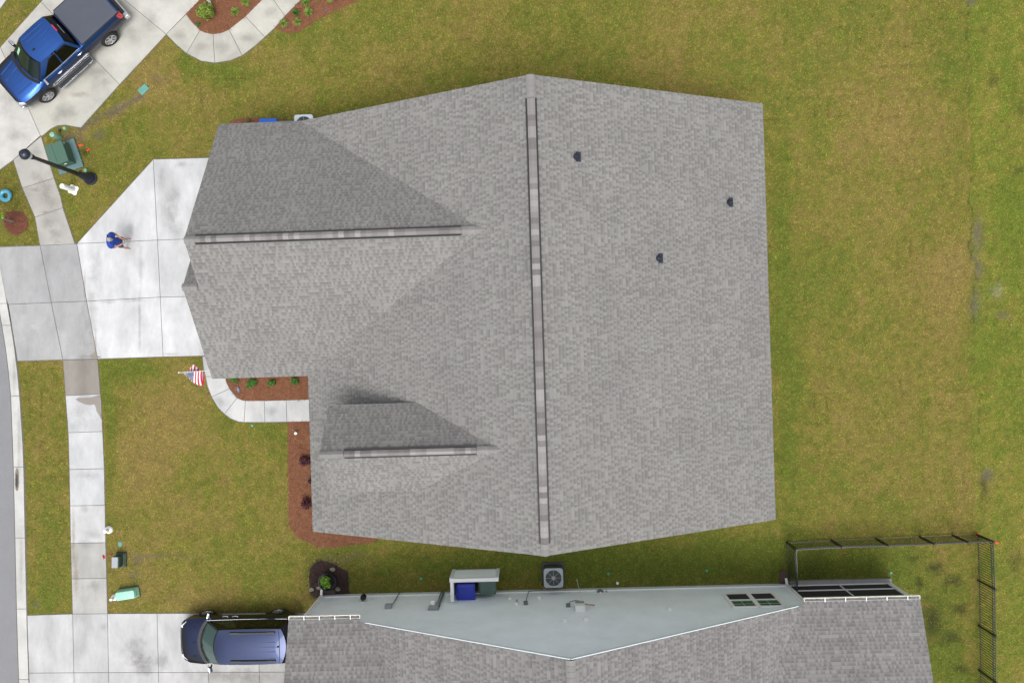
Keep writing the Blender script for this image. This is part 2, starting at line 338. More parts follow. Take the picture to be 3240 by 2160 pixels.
# kerb and gutter, road
kr = [(-40, 760), (-14, 900), (8.5, 1030), (24, 1125), (36, 1240), (44, 1440), (50, 1700), (55, 1930), (62, 2160), (66, 2270)]
ko = [(-12, 760), (14, 905), (36, 1025), (52, 1130), (63, 1240), (76, 1440), (81, 1700), (86, 1930), (93, 2160), (97, 2270)]
def lerp(tab, v): return (float(np.interp(v, [q[1] for q in tab], [q[0] for q in tab])), v)
kj = [760, 850, 960, 1029, 1252, 1476, 1700, 1924, 2147, 2270]
pol = []
for a, b in zip(kj[:-1], kj[1:]):
    vs = np.linspace(a, b, 4); pol.append([lerp(kr, v) for v in vs] + [lerp(ko, v) for v in vs[::-1]])
slabs('kerb', pol, 'concrete_old', [(.53, .53, .51), (.55, .55, .53), (.54, .54, .525)], ztop=.05, edge=.05)
mb = MB(); rp = [P(*lerp(kr, v)) for v in np.linspace(760, 2270, 30)]
rp = [P(-40, 640)] + rp
poly = [Vector((p.x+.01, p.y)) for p in rp] + [Vector((-26, -60)), Vector((-75, -60)), Vector((-75, 6))]
mb.prism(poly, -.02, .006); HARD.append(poly); tag(mb.build('road', 'asphalt'), kind='structure')
# drain inlet in the kerb
mb = MB(); c0 = P(56, 1516)
ring = [Vector((c0.x+.10*math.cos(a), c0.y+.52*math.sin(a))) for a in np.linspace(0, 2*math.pi, 28)[:-1]]
mb.prism(ring, .051, .058); inner = [Vector((c0.x+.05*math.cos(a), c0.y+.34*math.sin(a)-.05)) for a in np.linspace(0, 2*math.pi, 20)[:-1]]
mb.prism(inner, .059, .062, 1)
tag(mb.build('storm_drain', ['gutter_dirt', 'dark_grey']), 'dark oval stain and drain slot in the pale kerb gutter', 'drain')
# damp patches on the walk
mb = MB()
mb.face([Vector((p.x, p.y, .034)) for p in pts2([(240, 1262), (250, 1258), (285, 1257), (317, 1248), (320, 1300), (324, 1330), (312, 1308), (306, 1298), (305, 1290), (300, 1279), (286, 1281), (272, 1279), (250, 1270)])][::-1])
mb.face([Vector((p.x, p.y, .034)) for p in pts2([(286, 1122), (297, 1116), (303, 1108), (309, 1132), (290, 1133)])][::-1])
mb.face([Vector((p.x, p.y, .034)) for p in pts2([(306, 1120), (312, 1126), (323, 1131), (314, 1132), (309.5, 1132)])][::-1])
tag(mb.build('wet_patches', 'wet', weld=False), kind='structure')
# oil and tyre stains on the lower driveway
def blob(mb, u, v, ru, rv, z, seed, col, n=26, m=0):
    r = random.Random(seed); ph = [r.uniform(0, 6.28) for _ in range(5)]
    pts = []
    for i in range(n):
        a = 2*math.pi*i/n; k = 1+.22*math.sin(2*a+ph[0])+.16*math.sin(3*a+ph[1])+.12*math.sin(5*a+ph[2])+.08*math.sin(9*a+ph[3])
        pts.append(P(u+ru*k*math.cos(a), v+rv*k*math.sin(a), z))
    mb.face(pts[::-1] if True else pts, m, col=col)

def stain_mat(name, col, amt):
    m = bpy.data.materials.new(name); m.use_nodes = True; t = m.node_tree; b = t.nodes['Principled BSDF']; L = t.links.new; b.inputs['Base Color'].default_value = (*[x*KA for x in col], 1); b.inputs['Roughness'].default_value = .85
    uv = t.nodes.new('ShaderNodeUVMap'); uv.uv_map = 'UVMap'; ln = t.nodes.new('ShaderNodeVectorMath'); ln.operation = 'LENGTH'; L(uv.outputs[0], ln.inputs[0])
    g = t.nodes.new('ShaderNodeNewGeometry'); n = t.nodes.new('ShaderNodeTexNoise'); n.inputs['Scale'].default_value = 2.2; n.inputs['Detail'].default_value = 6; n.inputs['Roughness'].default_value = .65; L(g.outputs['Position'], n.inputs['Vector'])
    a = t.nodes.new('ShaderNodeMath'); a.operation = 'MULTIPLY_ADD'; L(n.outputs[0], a.inputs[0]); a.inputs[1].default_value = 1.7; a.inputs[2].default_value = -.45
    d = t.nodes.new('ShaderNodeMath'); d.operation = 'SUBTRACT'; L(a.outputs[0], d.inputs[0]); L(ln.outputs['Value'], d.inputs[1])
    mr = t.nodes.new('ShaderNodeMapRange'); mr.interpolation_type = 'SMOOTHSTEP'; mr.inputs[1].default_value = -.7; mr.inputs[2].default_value = .6; mr.inputs[4].default_value = amt; L(d.outputs[0], mr.inputs[0]); L(mr.outputs[0], b.inputs['Alpha']); MATS[name] = m
stain_mat('grime', (.24, .23, .21), .20); stain_mat('efflorescence', (.62, .62, .60), .34); stain_mat('rust_stain', (.36, .27, .16), .32); stain_mat('oil_stain', (.22, .21, .195), .34)
mb = MB()
for i, (u, v, ru, rv, k) in enumerate(((425, 2062, 55, 60, 3), (455, 2105, 45, 40, 3), (515, 2090, 30, 40, 3), (330, 1985, 18, 20, 0), (250, 1950, 40, 25, 0), (700, 2135, 160, 30, 0), (780, 2145, 90, 30, 0),
    (545, 610, 26, 90, 0), (535, 690, 30, 60, 0), (560, 735, 30, 40, 0), (412, 725, 16, 30, 0), (445, 830, 12, 90, 0), (442, 1010, 7, 130, 0), (300, 850, 26, 70, 0), (290, 990, 22, 120, 0), (340, 955, 40, 9, 0), (430, 950, 60, 9, 0), (575, 520, 40, 12, 0), (510, 560, 14, 60, 0),
    (100, 885, 55, 45, 1), (60, 800, 50, 30, 1), (115, 1000, 40, 60, 1), (95, 1050, 30, 40, 1), (240, 1040, 55, 60, 1), (215, 900, 40, 40, 1), (190, 800, 30, 40, 1), (250, 1105, 45, 30, 1), (60, 980, 40, 20, 1), (255, 1300, 40, 30, 1), (270, 1340, 50, 30, 1),
    (120, 560, 34, 30, 0), (140, 600, 30, 30, 0), (150, 705, 30, 30, 0), (175, 745, 30, 30, 0), (160, 640, 40, 30, 0), (110, 480, 30, 40, 0), (105, 600, 24, 8, 0), (150, 672, 40, 8, 0),
    (270, 1720, 40, 22, 0), (240, 1820, 12, 90, 2), (232, 1700, 8, 120, 2), (280, 1505, 45, 14, 0), (265, 1610, 20, 18, 0), (290, 1690, 40, 20, 0), (300, 1850, 40, 20, 0),
    (180, 370, 30, 30, 0), (215, 350, 40, 30, 0), (330, 260, 26, 20, 0), (300, 230, 60, 24, 0), (420, 120, 60, 40, 0), (250, 300, 40, 12, 2), (480, 60, 40, 40, 0), (60, 430, 50, 30, 0), (20, 300, 40, 40, 0), (570, 110, 30, 26, 0), (640, 150, 34, 20, 0), (705, 150, 30, 26, 0), (780, 120, 40, 26, 0), (860, 40, 40, 26, 0), (700, 1270, 30, 20, 0), (860, 1300, 30, 20, 0), (285, 1128, 40, 6, 2), (302, 1080, 5, 50, 2), (268, 900, 5, 60, 2), (540, 1120, 60, 6, 0), (67, 1780, 8, 120, 0), (60, 1400, 8, 160, 0), (45, 1180, 8, 100, 0))):
    q = []; 
    for a in np.linspace(0, 2*math.pi, 21)[:-1]: q.append((P(u+ru*1.15*math.cos(a), v+rv*1.15*math.sin(a), (.0530 if v > 1150 and u < 75 else .0322)+.00005*i), (1.15*math.cos(a), 1.15*math.sin(a))))
    q = q[::-1]; mb.face([x[0] for x in q], k, uv=[x[1] for x in q])
tag(mb.build('pavement_stains', ['grime', 'efflorescence', 'rust_stain', 'oil_stain'], weld=False), kind='structure')

# mulch beds
def bed(name, q, base, z=.02, seed=1):
    poly = pts2(q); BEDS.append((poly, base)); mb = MB()
    mb.prism(poly, -.01, z, col=base); o = mb.build(name, 'mulch', weld=False); tag(o, kind='structure')
RED, DARKM, RING = (.205, .086, .044), (.045, .026, .024), (.17, .062, .038)
bed('mulch_bed', [(590, 46), (606, 68), (634, 97), (650, 105), (675, 109.5), (703, 105), (725, 95.5), (777, 54), (815, 15.5), (851, -20), (700, -60), (640, -10)], RED)
bed('mulch_bed', [(872, 88), (897, 103), (917.5, 107.5), (948, 101), (971, 85), (1012, 59), (1075, 30), (1140, 0), (1260, -60), (1000, -60), (953, 0)], RED)
bed('mulch_bed', [(714, 1170), (716, 1204), (727, 1228), (751, 1257), (765, 1264), (778, 1267), (870, 1266), (1010, 1262), (1010, 1150), (780, 1160)], RED)
bed('mulch_bed', [(912, 1334), (911.5, 1440), (913.7, 1655), (920.7, 1671), (940, 1697), (962, 1709), (1003, 1728), (1055, 1732), (1124, 1721), (1182, 1714), (1215, 1690), (1040, 1640), (1020, 1330)], RED)
bed('mulch_bed', [(730, 381), (755, 377), (790, 374), (830, 374), (960, 384), (980, 410), (730, 410)], (.20, .08, .045))
bed('tree_ring', [(51+38.5*math.cos(a)+1.5*math.sin(3*a), 704.5+38*math.sin(a)+1.2*math.cos(4*a)) for a in np.linspace(0, 2*math.pi, 40)[:-1]], RING)
bed('tree_ring', [(978, 1830), (980, 1800), (992, 1782), (1016, 1772), (1040, 1777), (1066, 1788), (1085, 1800), (1100, 1806), (1104, 1840), (1104, 1868), (1102, 1890), (1020, 1892), (985, 1885)], DARKM)

# ------------------------------------------------------------------ lawn: sheet with authored dry and green turf, plus blades
def vnoise(x, y, seed):
    r = np.random.default_rng(seed); T = r.random((256, 256)); xi = np.floor(x).astype(int); yi = np.floor(y).astype(int)
    fx = x-xi; fy = y-yi; fx = fx*fx*(3-2*fx); fy = fy*fy*(3-2*fy); g = lambda a, b: T[a & 255, b & 255]
    return (g(xi, yi)*(1-fx)+g(xi+1, yi)*fx)*(1-fy)+(g(xi, yi+1)*(1-fx)+g(xi+1, yi+1)*fx)*fy
def fbm(x, y, seed, o=4): return sum(vnoise(x*2**k, y*2**k, seed+k)*.5**k for k in range(o))/sum(.5**k for k in range(o))
def sm(a, b, x): t = np.clip((x-a)/(b-a), 0, 1); return t*t*(3-2*t)
TURF = [  # u, v, ru, rv, kind (d dry, g green, b bare grey soil, k dark weed, s sand), weight
 (540, 1330, 150, 130, 'd', 1.25), (480, 1480, 120, 200, 'd', .7), (130, 1420, 26, 160, 'd', .5), (110, 1750, 24, 120, 'd', .55), (600, 1880, 260, 60, 'd', .45),
 (345, 1400, 18, 300, 'g', 1.0), (165, 1880, 40, 80, 'g', .3), (700, 1330, 60, 40, 'g', .45), (420, 1165, 160, 36, 'g', .9), (580, 200, 30, 60, 'g', .9), (700, 230, 160, 45, 'g', 1.1),
 (470, 230, 70, 60, 'd', 1.1), (350, 350, 90, 14, 'b', .0), (160, 1600, 40, 200, 'g', .3), (1000, 250, 240, 60, 'd', .35), (1150, 200, 160, 40, 'd', .3), (320, 680, 50, 60, 'd', .5),
 (2780, 330, 260, 160, 'd', .45), (2990, 930, 80, 200, 'd', 1.1), (2650, 1000, 150, 200, 'g', .15), (2475, 800, 34, 400, 'g', 1.0), (2495, 1350, 45, 260, 'g', 1.0), (2850, 480, 120, 90, 'd', .3),
 (3000, 180, 40, 60, 'g', .4), (2810, 1420, 80, 120, 'd', .35), (2830, 1590, 80, 40, 'g', .5), (2350, 1750, 240, 60, 'g', 1.2), (2000, 1790, 330, 60, 'g', 1.5), (1450, 1780, 350, 45, 'g', 1.0), (1250, 1770, 160, 40, 'd', .3),
 (3071, 7, 13, 16, 'b', .9), (3136, 257, 18, 16, 'k', .8), (3108, 97, 9, 8, 'k', .6), (3096, 740, 14, 46, 'b', .8), (3088, 845, 14, 40, 'b', .8), (3090, 960, 16, 45, 'b', .75), (3178, 1003, 22, 9, 'b', .85), (3150, 925, 14, 20, 's', .5),
 (3130, 1506, 20, 20, 'b', 1.), (3120, 1540, 16, 30, 'k', .7), (3200, 660, 50, 140, 'g', 1.2), (3230, 340, 12, 30, 'k', .6), (3190, 200, 30, 160, 'g', .9), (3216, 545, 16, 14, 'k', .6), (3110, 1000, 40, 40, 'g', .5), (3150, 1650, 14, 300, 'g', .3),
 (3212, 1790, 24, 40, 'k', .6), (3200, 1600, 60, 100, 'd', .3),
 (2900, 1850, 160, 120, 'g', .6), (2560, 1830, 100, 120, 'g', 2.2), (2985, 2060, 70, 130, 'g', 2.0), (2800, 1780, 160, 60, 'g', .9), (2575, 1800, 40, 70, 'k', .45), (2560, 1790, 14, 26, 'd', .5), (2960, 1800, 22, 16, 'k', .6), (2890, 1770, 20, 14, 'k', .45), (2905, 1840, 14, 18, 'k', .5), (3010, 1845, 24, 16, 'k', .6), (2975, 1745, 22, 9, 'd', .6), (2930, 1915, 16, 18, 'd', .8), (2950, 1960, 40, 60, 'k', .55), (3000, 1985, 20, 14, 'd', .7), (3040, 1930, 20, 16, 'k', .5), (2960, 2020, 14, 30, 'd', .7), (3010, 2020, 30, 20, 'k', .55), (3060, 2080, 20, 14, 'd', .4), (3040, 2120, 30, 16, 'k', .5), (2990, 1940, 16, 14, 'd', .5),
 (439, 1780, 12, 18, 'b', .7), (460, 1758, 40, 5, 'b', .7), (540, 1762, 90, 3.5, 'b', .5), (428, 1825, 14, 12, 'b', .5), (115, 1907, 14, 10, 'b', .6),
 (255, 440, 26, 9, 'b', .55), (222, 436, 16, 22, 'b', .7), (272, 478, 14, 16, 'k', .9), (320, 432, 20, 16, 'b', .55), (1035, 1775, 40, 14, 'b', .4), (1110, 1765, 50, 14, 'b', .3), (505, 255, 18, 14, 'b', .45), (30, 660, 60, 12, 'd', .7), (75, 588, 12, 20, 'b', .4)]
TURF = [(a, b, c, d, k, w*(1.8 if a > 2850 and b > 1720 and a < 3080 and k in 'kd' else 1.)) for a, b, c, d, k, w in TURF]
SEG = [((256, 410), (445, 300), 10, 'b', .8), ((262, 425), (560, 235), 22, 'd', 1.3), ((3061, -20), (3064, 330), 2.6, 'k', .75), ((3068, 330), (3075, 560), 2.2, 'k', .35), ((3072, 560), (3083, 1050), 3.2, 'k', .7), ((3096, 1255), (3104, 1400), 2.2, 'k', .7), ((3104, 1560), (3092, 1680), 4, 'k', .5), ((2780, 219), (2935, 208), 2, 'k', .6), ((2680, 95), (2875, 85), 1.7, 'k', .35), ((2700, 383), (2860, 373), 1.8, 'k', .5), ((2720, 160), (2960, 145), 1.6, 'k', .5), ((2855, 1200), (2858, 1260), 2.2, 'k', .6), ((2910, 1278), (3000, 1278), 1.8, 'k', .55), ((3044, 1495), (3048, 1530), 2, 'k', .6), ((2855, 1380), (2856, 1440), 1.6, 'k', .6), ((1270, 1760), (1320, 1735), 6, 'k', .4), ((362, 1610), (362, 1670), 2, 'k', .6)]
DRY, MIDL, GRN = np.array((.262, .200, .066)), np.array((.205, .190, .042)), np.array((.138, .172, .028))
SOIL, WEED, SAND = np.array((.17, .14, .115)), np.array((.055, .06, .02)), np.array((.42, .38, .31))
def lawncol(x, y):
    s = x*CT+y*ST; t = x*ST-y*CT
    X, Y = x+.5*(fbm(x*1.3+9, y*1.3, 50)-.5), y+.5*(fbm(x*1.3, y*1.3+30, 60)-.5)
    dry = fbm(x*.32+40, y*.32+70, 3); mid = fbm(x*1.1+10, y*1.1+90, 13); fin = fbm(x*5.5+20, y*5.5+50, 23, 3)
    d = -.02+(dry-.5)*.75+(mid-.5)*.65+(fin-.5)*1.05
    ps = np.floor(s/.56+.37*np.floor(t/1.35)).astype(int); pt = np.floor(t/1.35).astype(int)
    T = np.random.default_rng(5).random((128, 128)); d = d+(T[ps & 127, pt & 127]-.5)*.20
    g = np.zeros_like(x); b = np.zeros_like(x); k = np.zeros_like(x); sa = np.zeros_like(x)
    D2 = CAMH; u = 1676+ (X*FPX/(CAMH-TILT*X)); v = 1080-(Y*FPX/(CAMH-TILT*X))
    back = sm(3062, 3074, u-.014*v*.9+6)
    d = d-.22*back
    acc = {'d': 0, 'g': 0, 'b': 0, 'k': 0, 's': 0}
    for (uu, vv, ru, rv, kd, w) in TURF:
        q = ((u-uu)/ru)**2+((v-vv)/rv)**2; wgt = w*np.exp(-q*1.1); acc[kd] = acc[kd]+wgt
    for (a, bb, wd, kd, w) in SEG:
        ax, ay = a; bx, by = bb; L2 = (bx-ax)**2+(by-ay)**2; h = np.clip(((u-ax)*(bx-ax)+(v-ay)*(by-ay))/L2, 0, 1)
        q = ((u-ax-h*(bx-ax))**2+(v-ay-h*(by-ay))**2)/wd**2; acc[kd] = acc[kd]+w*np.exp(-q)*(.35+1.0*fbm(x*2.2, y*2.2, 77, 2))
    d = d+acc['d']*.55-acc['g']*.6
    wgt = sm(-.75, .75, d)[:, None]; c = np.where(wgt < .5, GRN+(MIDL-GRN)*wgt*2, MIDL+(DRY-MIDL)*(wgt-.5)*2)
    c = c*(1+.10*back[:, None]*np.array((.9, 1.3, .6)))
    c = c*(.72+.36*fbm(x*5.5+7, y*5.5+3, 131, 2)+.20*vnoise(x*15, y*15, 137))[:, None]
    seam = ((np.abs(((s/.56+.37*np.floor(t/1.35)) % 1)-.5) > .47) | (np.abs((t/1.35 % 1)-.5) > .485)).astype(float)*sm(.56, .72, fbm(x*.7+3, y*.7+8, 91, 3))*.38
    for kd, colr, am in (('b', SOIL, 1.), ('k', WEED, .9), ('s', SAND, 1.)):
        a = np.clip(acc[kd]*(.55+.9*(fin if kd == 'b' else mid)), 0, 1)[:, None]*am; c = c*(1-a)+colr*a
    c = c*(1-seam[:, None]*.6)
    bare = np.clip(acc['b']+acc['s'], 0, 1)
    return c, bare
def inside(px, py, poly):
    n = len(poly); r = np.zeros(px.shape, bool); j = n-1
    xs = [q[0] for q in poly]; ysy = [q[1] for q in poly]
    bb = (px > min(xs)) & (px < max(xs)) & (py > min(ysy)) & (py < max(ysy)); idx = np.nonzero(bb)[0]
    if not len(idx): return r
    x, y = px[idx], py[idx]; q = np.zeros(len(idx), bool)
    for i in range(n):
        if abs(ysy[i]-ysy[j]) > 1e-9:
            q ^= ((ysy[i] > y) != (ysy[j] > y)) & (x < (xs[j]-xs[i])*(y-ysy[i])/(ysy[j]-ysy[i])+xs[i])
        j = i
    r[idx] = q; return r
def point_mesh(name, V, F, colv, matn, nv):
    me = bpy.data.meshes.new(name); me.vertices.add(len(V)); me.vertices.foreach_set('co', V.astype(np.float32).ravel())
    nf = len(F); me.loops.add(nf*nv); me.polygons.add(nf)
    me.loops.foreach_set('vertex_index', F.astype(np.int32).ravel()); me.polygons.foreach_set('loop_start', np.arange(nf, dtype=np.int32)*nv)
    me.update(calc_edges=True)
    ca = me.color_attributes.new('Col', 'FLOAT_COLOR', 'POINT'); ca.data.foreach_set('color', np.concatenate([colv, np.ones((len(V), 1))], 1).astype(np.float32).ravel())
    me.materials.append(MATS[matn]); o = bpy.data.objects.new(name, me); COL.objects.link(o); return o
def axis(lo, hi, step): return np.concatenate([[lo*14, lo*5], np.arange(lo-34, lo-.3, .42), np.arange(lo, hi, step), np.arange(hi+.42, hi+34, .42), [hi*5, hi*14]])
gx, gy = axis(-25.5, 24.5, .11), axis(-17.5, 17.5, .11)
XX, YY = np.meshgrid(gx, gy); xf, yf = XX.ravel(), YY.ravel(); cc, _ = lawncol(xf, yf)
nx_, ny_ = len(gx), len(gy); ii = (np.arange(ny_-1)[:, None]*nx_+np.arange(nx_-1)[None, :]).ravel()
far = sm(20, 34, np.maximum(np.abs(xf)-24, np.abs(yf)-16))[:, None]; cc = cc*(1-far)+MIDL*.93*far
V = np.stack([xf, yf, np.zeros_like(xf)], 1); F = np.stack([ii, ii+1, ii+nx_+1, ii+nx_], 1)
lawn = point_mesh('lawn', V, F, cc*.80, 'lawn', 4); tag(lawn, kind='structure')

# ------------------------------------------------------------------ shingled roofs
def slope(mb, pts, udir, mt=0, thick=.14, mf=1, fascia=True):
    """one roof plane: shingled top (uv in metres, v up the slope), soffit and fascia below"""
    pts = [Vector(p) for p in pts]; n = (pts[1]-pts[0]).cross(pts[2]-pts[0]).normalized()
    if n.z < 0: pts = pts[::-1]; n = -n
    ud = Vector(udir).normalized(); ud = (ud-n*ud.dot(n)).normalized(); vd = n.cross(ud)
    if vd.z < 0: vd = -vd
    mb.face(pts, mt, uv=[(p.dot(ud)+50, p.dot(vd)+50) for p in pts])
    if fascia:
        lo = [p-Vector((0, 0, thick)) for p in pts]; k = len(pts)
        mb.face(lo[::-1], mf, uv=[(0, 0)]*k)
        for i in range(k): mb.face([lo[i], lo[(i+1) % k], pts[(i+1) % k], pts[i]], mf, uv=[(0, 0)]*4)
def ridge_strip(name, a, b, parent, slope_m, width=.28, lift=.045, vent=True, edge=.06, seg=.2, palette='grey', seed=1):
    """row of bent cap shingles along a ridge from a to b; a vented ridge stands up on black plastic edges"""
    a, b = Vector(a), Vector(b); d = (b-a); L = d.length; d.normalize(); side = d.cross(Vector((0, 0, 1))).normalized()
    r = random.Random(seed); mb = MB(); n = max(2, int(L/seg)); hw = width/2
    tones = [(.25, .24, .235), (.215, .20, .197), (.18, .166, .163), (.33, .32, .312), (.235, .225, .22), (.285, .275, .27)] if vent else [(.27, .262, .256), (.245, .237, .232), (.255, .25, .245)]
    for i in range(n):
        p, q = a+d*(L*i/n), a+d*(L*(i+1)/n); tone = r.choice(tones); rows = []
        for e, (pt, lf) in enumerate(((p, lift+.012), (q+d*.004, lift+.002))):
            rows.append([pt+side*(hw*y)+Vector((0, 0, lf+.02-slope_m*abs(y)**1.25*hw*.93)) for y in (-1, -.6, -.25, 0, .25, .6, 1)])
        mb.grid(rows, 0, col=tone)
        fr = rows[0]; mb.face([fr[0]] + [x for x in fr[1:]] + [fr[-1]-Vector((0, 0, .03)), fr[0]-Vector((0, 0, .03))], 0, col=tuple(.5*x for x in tone))
    o = mb.build(name, ['cap'], parent, weld=False)
    if vent:
        mb = MB()
        for sg in (-1, 1):
            off = side*(sg*(hw+edge/2)); zz = -slope_m*(hw+edge/2)
            mb.bar(a+off+Vector((0, 0, zz+.025)), b+off+Vector((0, 0, zz+.025)), edge, .07)
        mb.build('vent_edge', 'black_edge', o)
    return o
def ring_rect(s0, s1, t0, t1, z0, z1, mb, m=0):
    q = [H(s0, t0, 0), H(s1, t0, 0), H(s1, t1, 0), H(s0, t1, 0)]
    for i in range(4):
        a, b = q[i], q[(i+1) % 4]; mb.face([Vector((a.x, a.y, z0)), Vector((b.x, b.y, z0)), Vector((b.x, b.y, z1)), Vector((a.x, a.y, z1))], m)

# ------------------------------------------------------------------ our house
HE, SM = 2.8, .491
sRi, sR, sL, t0, t1 = .31, 9.772, -9.165, -9.36, 7.537; hr = HE+SM*(sR-sRi)
sF, tg0, tg1 = -12.542, -9.36, 1.134; mg = .7057; tgr = (tg0+tg1)/2; hg = HE+mg*(tg1-tgr); sE = sL+(hg-HE)/SM
sD0, tda, tdb, hed, md = -7.75, 2.201, 5.529, 5.159, .928; tdr = (tda+tdb)/2; hd = hed+md*(tdb-tdr)
sDe = sL+(hed-HE)/SM; sD1 = sL+(hd-HE)/SM
U, Tt = H(1, 0, 0), H(0, 1, 0)
house = empty('house', H(0, 0, 0), 0, 'large grey shingled house with L shaped roof in the middle of the picture', 'house')
mb = MB()
slope(mb, [H(sRi, t0, hr), H(sRi, t1, hr), H(sR, t1, HE), H(sR, t0, HE)], Tt)
slope(mb, [H(sL, t0+.004, HE), H(sL, t1, HE), H(sRi, t1, hr), H(sRi, t0+.004, hr)], Tt)
slope(mb, [H(sF, tg0, HE), H(sF, tgr, hg), H(sE, tgr, hg), H(sL, tg0, HE)], U)
# street gable: the lower half steps forward under its own small gable
b_s, b_t = toST(P(671, 1198, HE)); 
za = 5.0
for _ in range(30):
    q = toST(P(576, 908, za)); za = HE+mg*(tg1-q[1])
b_ta = q[1]; sB = min(b_s, q[0]+.1)-.0
t_stop = toST(P(633, 916, za))[1]
slope(mb, [H(sF, tgr, hg), H(sF, t_stop, HE+mg*(tg1-t_stop)), H(sF, b_ta, za), H(sB, b_ta, za), H(sB, tg1, HE), H(sL, tg1, HE), H(sE, tgr, hg)], U)
b_tt = b_ta-(za-HE)/mg
slope(mb, [H(sB, b_ta, za), H(sF+.3, b_ta, za), H(sF+.3, b_tt, HE), H(sB, b_tt, HE)], U)
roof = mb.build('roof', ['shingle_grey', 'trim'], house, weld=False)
mb = MB()
slope(mb, [H(sD0, tda, hed), H(sD0, tdr, hd), H(sD1, tdr, hd), H(sDe, tda, hed)], U, thick=.12)
slope(mb, [H(sD0, tdr, hd), H(sD0, tdb, hed), H(sDe, tdb, hed), H(sD1, tdr, hd)], U, thick=.12)
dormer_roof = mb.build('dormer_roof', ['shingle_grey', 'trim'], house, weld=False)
mb = MB()
zm = lambda s: HE+SM*(s-sL)
w0, w1 = tda+.32, tdb-.32; sW = sD0+.3
mb.face([H(sW, w0, zm(sW)-.2), H(sW, w1, zm(sW)-.2), H(sW, w1, hed+.2), H(sW, tdr, hd-.14), H(sW, w0, hed+.2)])
for w in (w0, w1): mb.face([H(sW, w, zm(sW)-.2), H(sDe+.3, w, zm(sDe)), H(sDe+.3, w, hed+.2), H(sW, w, hed+.2)])
mb.build('dormer_wall', 'siding_white', house, weld=False)
mb = MB(); ring_rect(sL+.4, sR-.4, t0+.3, t1-.3, 0, HE-.05, mb); ring_rect(sF+.35, sL+.6, tg0+.3, tg1-.35, 0, HE-.05, mb); ring_rect(sB+.3, sF+.4, b_ta-2.6, tg1-.36, 0, HE-.05, mb)
for t in (t0+.3, t1-.3): mb.face([H(sL+.4, t, HE-.05), H(sR-.4, t, HE-.05), H(sR-.4, t, HE+SM*.4-.13), H(sRi, t, hr-.16), H(sL+.4, t, HE+SM*.4-.13)])
mb.face([H(sF+.35, tg0+.3, HE-.05), H(sF+.35, tg1-.35, HE-.05), H(sF+.35, tgr, hg-.4)])
mb.face([H(sB+.3, b_tt+.3, HE-.05), H(sB+.3, tg1-.36, HE-.05), H(sB+.3, b_ta, za-.35)])
mb.build('wall', 'siding_white', house, weld=False)
mb = MB(); mb.bar(H(sB+.27, b_ta-2.2, 1.08), H(sB+.27, tg1-.9, 1.08), .05, 2.15)
for k in range(1, 4): mb.bar(H(sB+.24, b_ta-2.2, .54*k), H(sB+.24, tg1-.9, .54*k), .02, .02)
mb.build('garage_door', 'door_white', house)
mb = MB(); mb.bar(H(sL+.38, 2.9, 1.05), H(sL+.38, 3.85, 1.05), .05, 2.1); mb.build('front_door', 'dark_grey', house)
for (a, b) in ((4.6, 6.2),):
    mb = MB(); mb.bar(H(sL+.37, a, 1.5), H(sL+.37, b, 1.5), .05, 1.5); w = mb.build('window', 'pane', house)
    mb = MB()
    for z in (.72, 1.5, 2.28): mb.bar(H(sL+.34, a-.05, z), H(sL+.34, b+.05, z), .05, .07)
    for t in (a-.02, (a+b)/2, b+.02): mb.bar(H(sL+.345, t, .75), H(sL+.345, t, 2.25), .06, .05)
    mb.build('frame', 'trim', w)
def rp_on(u, v, z0, f):   # a point of the ridge at an image position
    return f(toST(P(u, v, z0)))
rtop, rbot = toST(P(1676, 311, hr))[1], toST(P(1716, 1719, hr))[1]
ridge_strip('ridge_vent', H(sRi, rtop, hr), H(sRi, rbot, hr), roof, SM, seed=2)
ridge_strip('ridge_cap', H(sRi, rtop-.02, hr), H(sRi, t0, hr), roof, SM, lift=.008, vent=False, seed=3)
ridge_strip('ridge_cap', H(sRi, rbot+.02, hr), H(sRi, t1, hr), roof, SM, lift=.008, vent=False, seed=4)
g0, g1 = toST(P(616, 757, hg))[0], toST(P(1459, 738, hg))[0]
ridge_strip('ridge_vent', H(g0, tgr, hg), H(g1, tgr, hg), roof, mg, seed=5, width=.24)
ridge_strip('ridge_cap', H(g0-.02, tgr, hg), H(sF, tgr, hg), roof, mg, lift=.008, vent=False, seed=6, width=.27)
ridge_strip('ridge_cap', H(g1+.02, tgr, hg), H(sE+.25, tgr, hg), roof, mg*.8, lift=.008, vent=False, seed=7, width=.30)
ridge_strip('ridge_cap', H(sF-.05, b_ta, za), H(sB-.02, b_ta, za), roof, mg, lift=.008, vent=False, seed=17, width=.30)
d0, d1 = toST(P(1088, 1432, hd))[0], toST(P(1507, 1421, hd))[0]
ridge_strip('ridge_vent', H(d0, tdr, hd), H(d1, tdr, hd), dormer_roof, md, seed=8, width=.225)
ridge_strip('ridge_cap', H(d0-.02, tdr, hd), H(sD0, tdr, hd), dormer_roof, md, lift=.008, vent=False, seed=9, width=.25)
ridge_strip('ridge_cap', H(d1+.02, tdr, hd), H(sD1+.2, tdr, hd), dormer_roof, md*.8, lift=.008, vent=False, seed=10, width=.28)
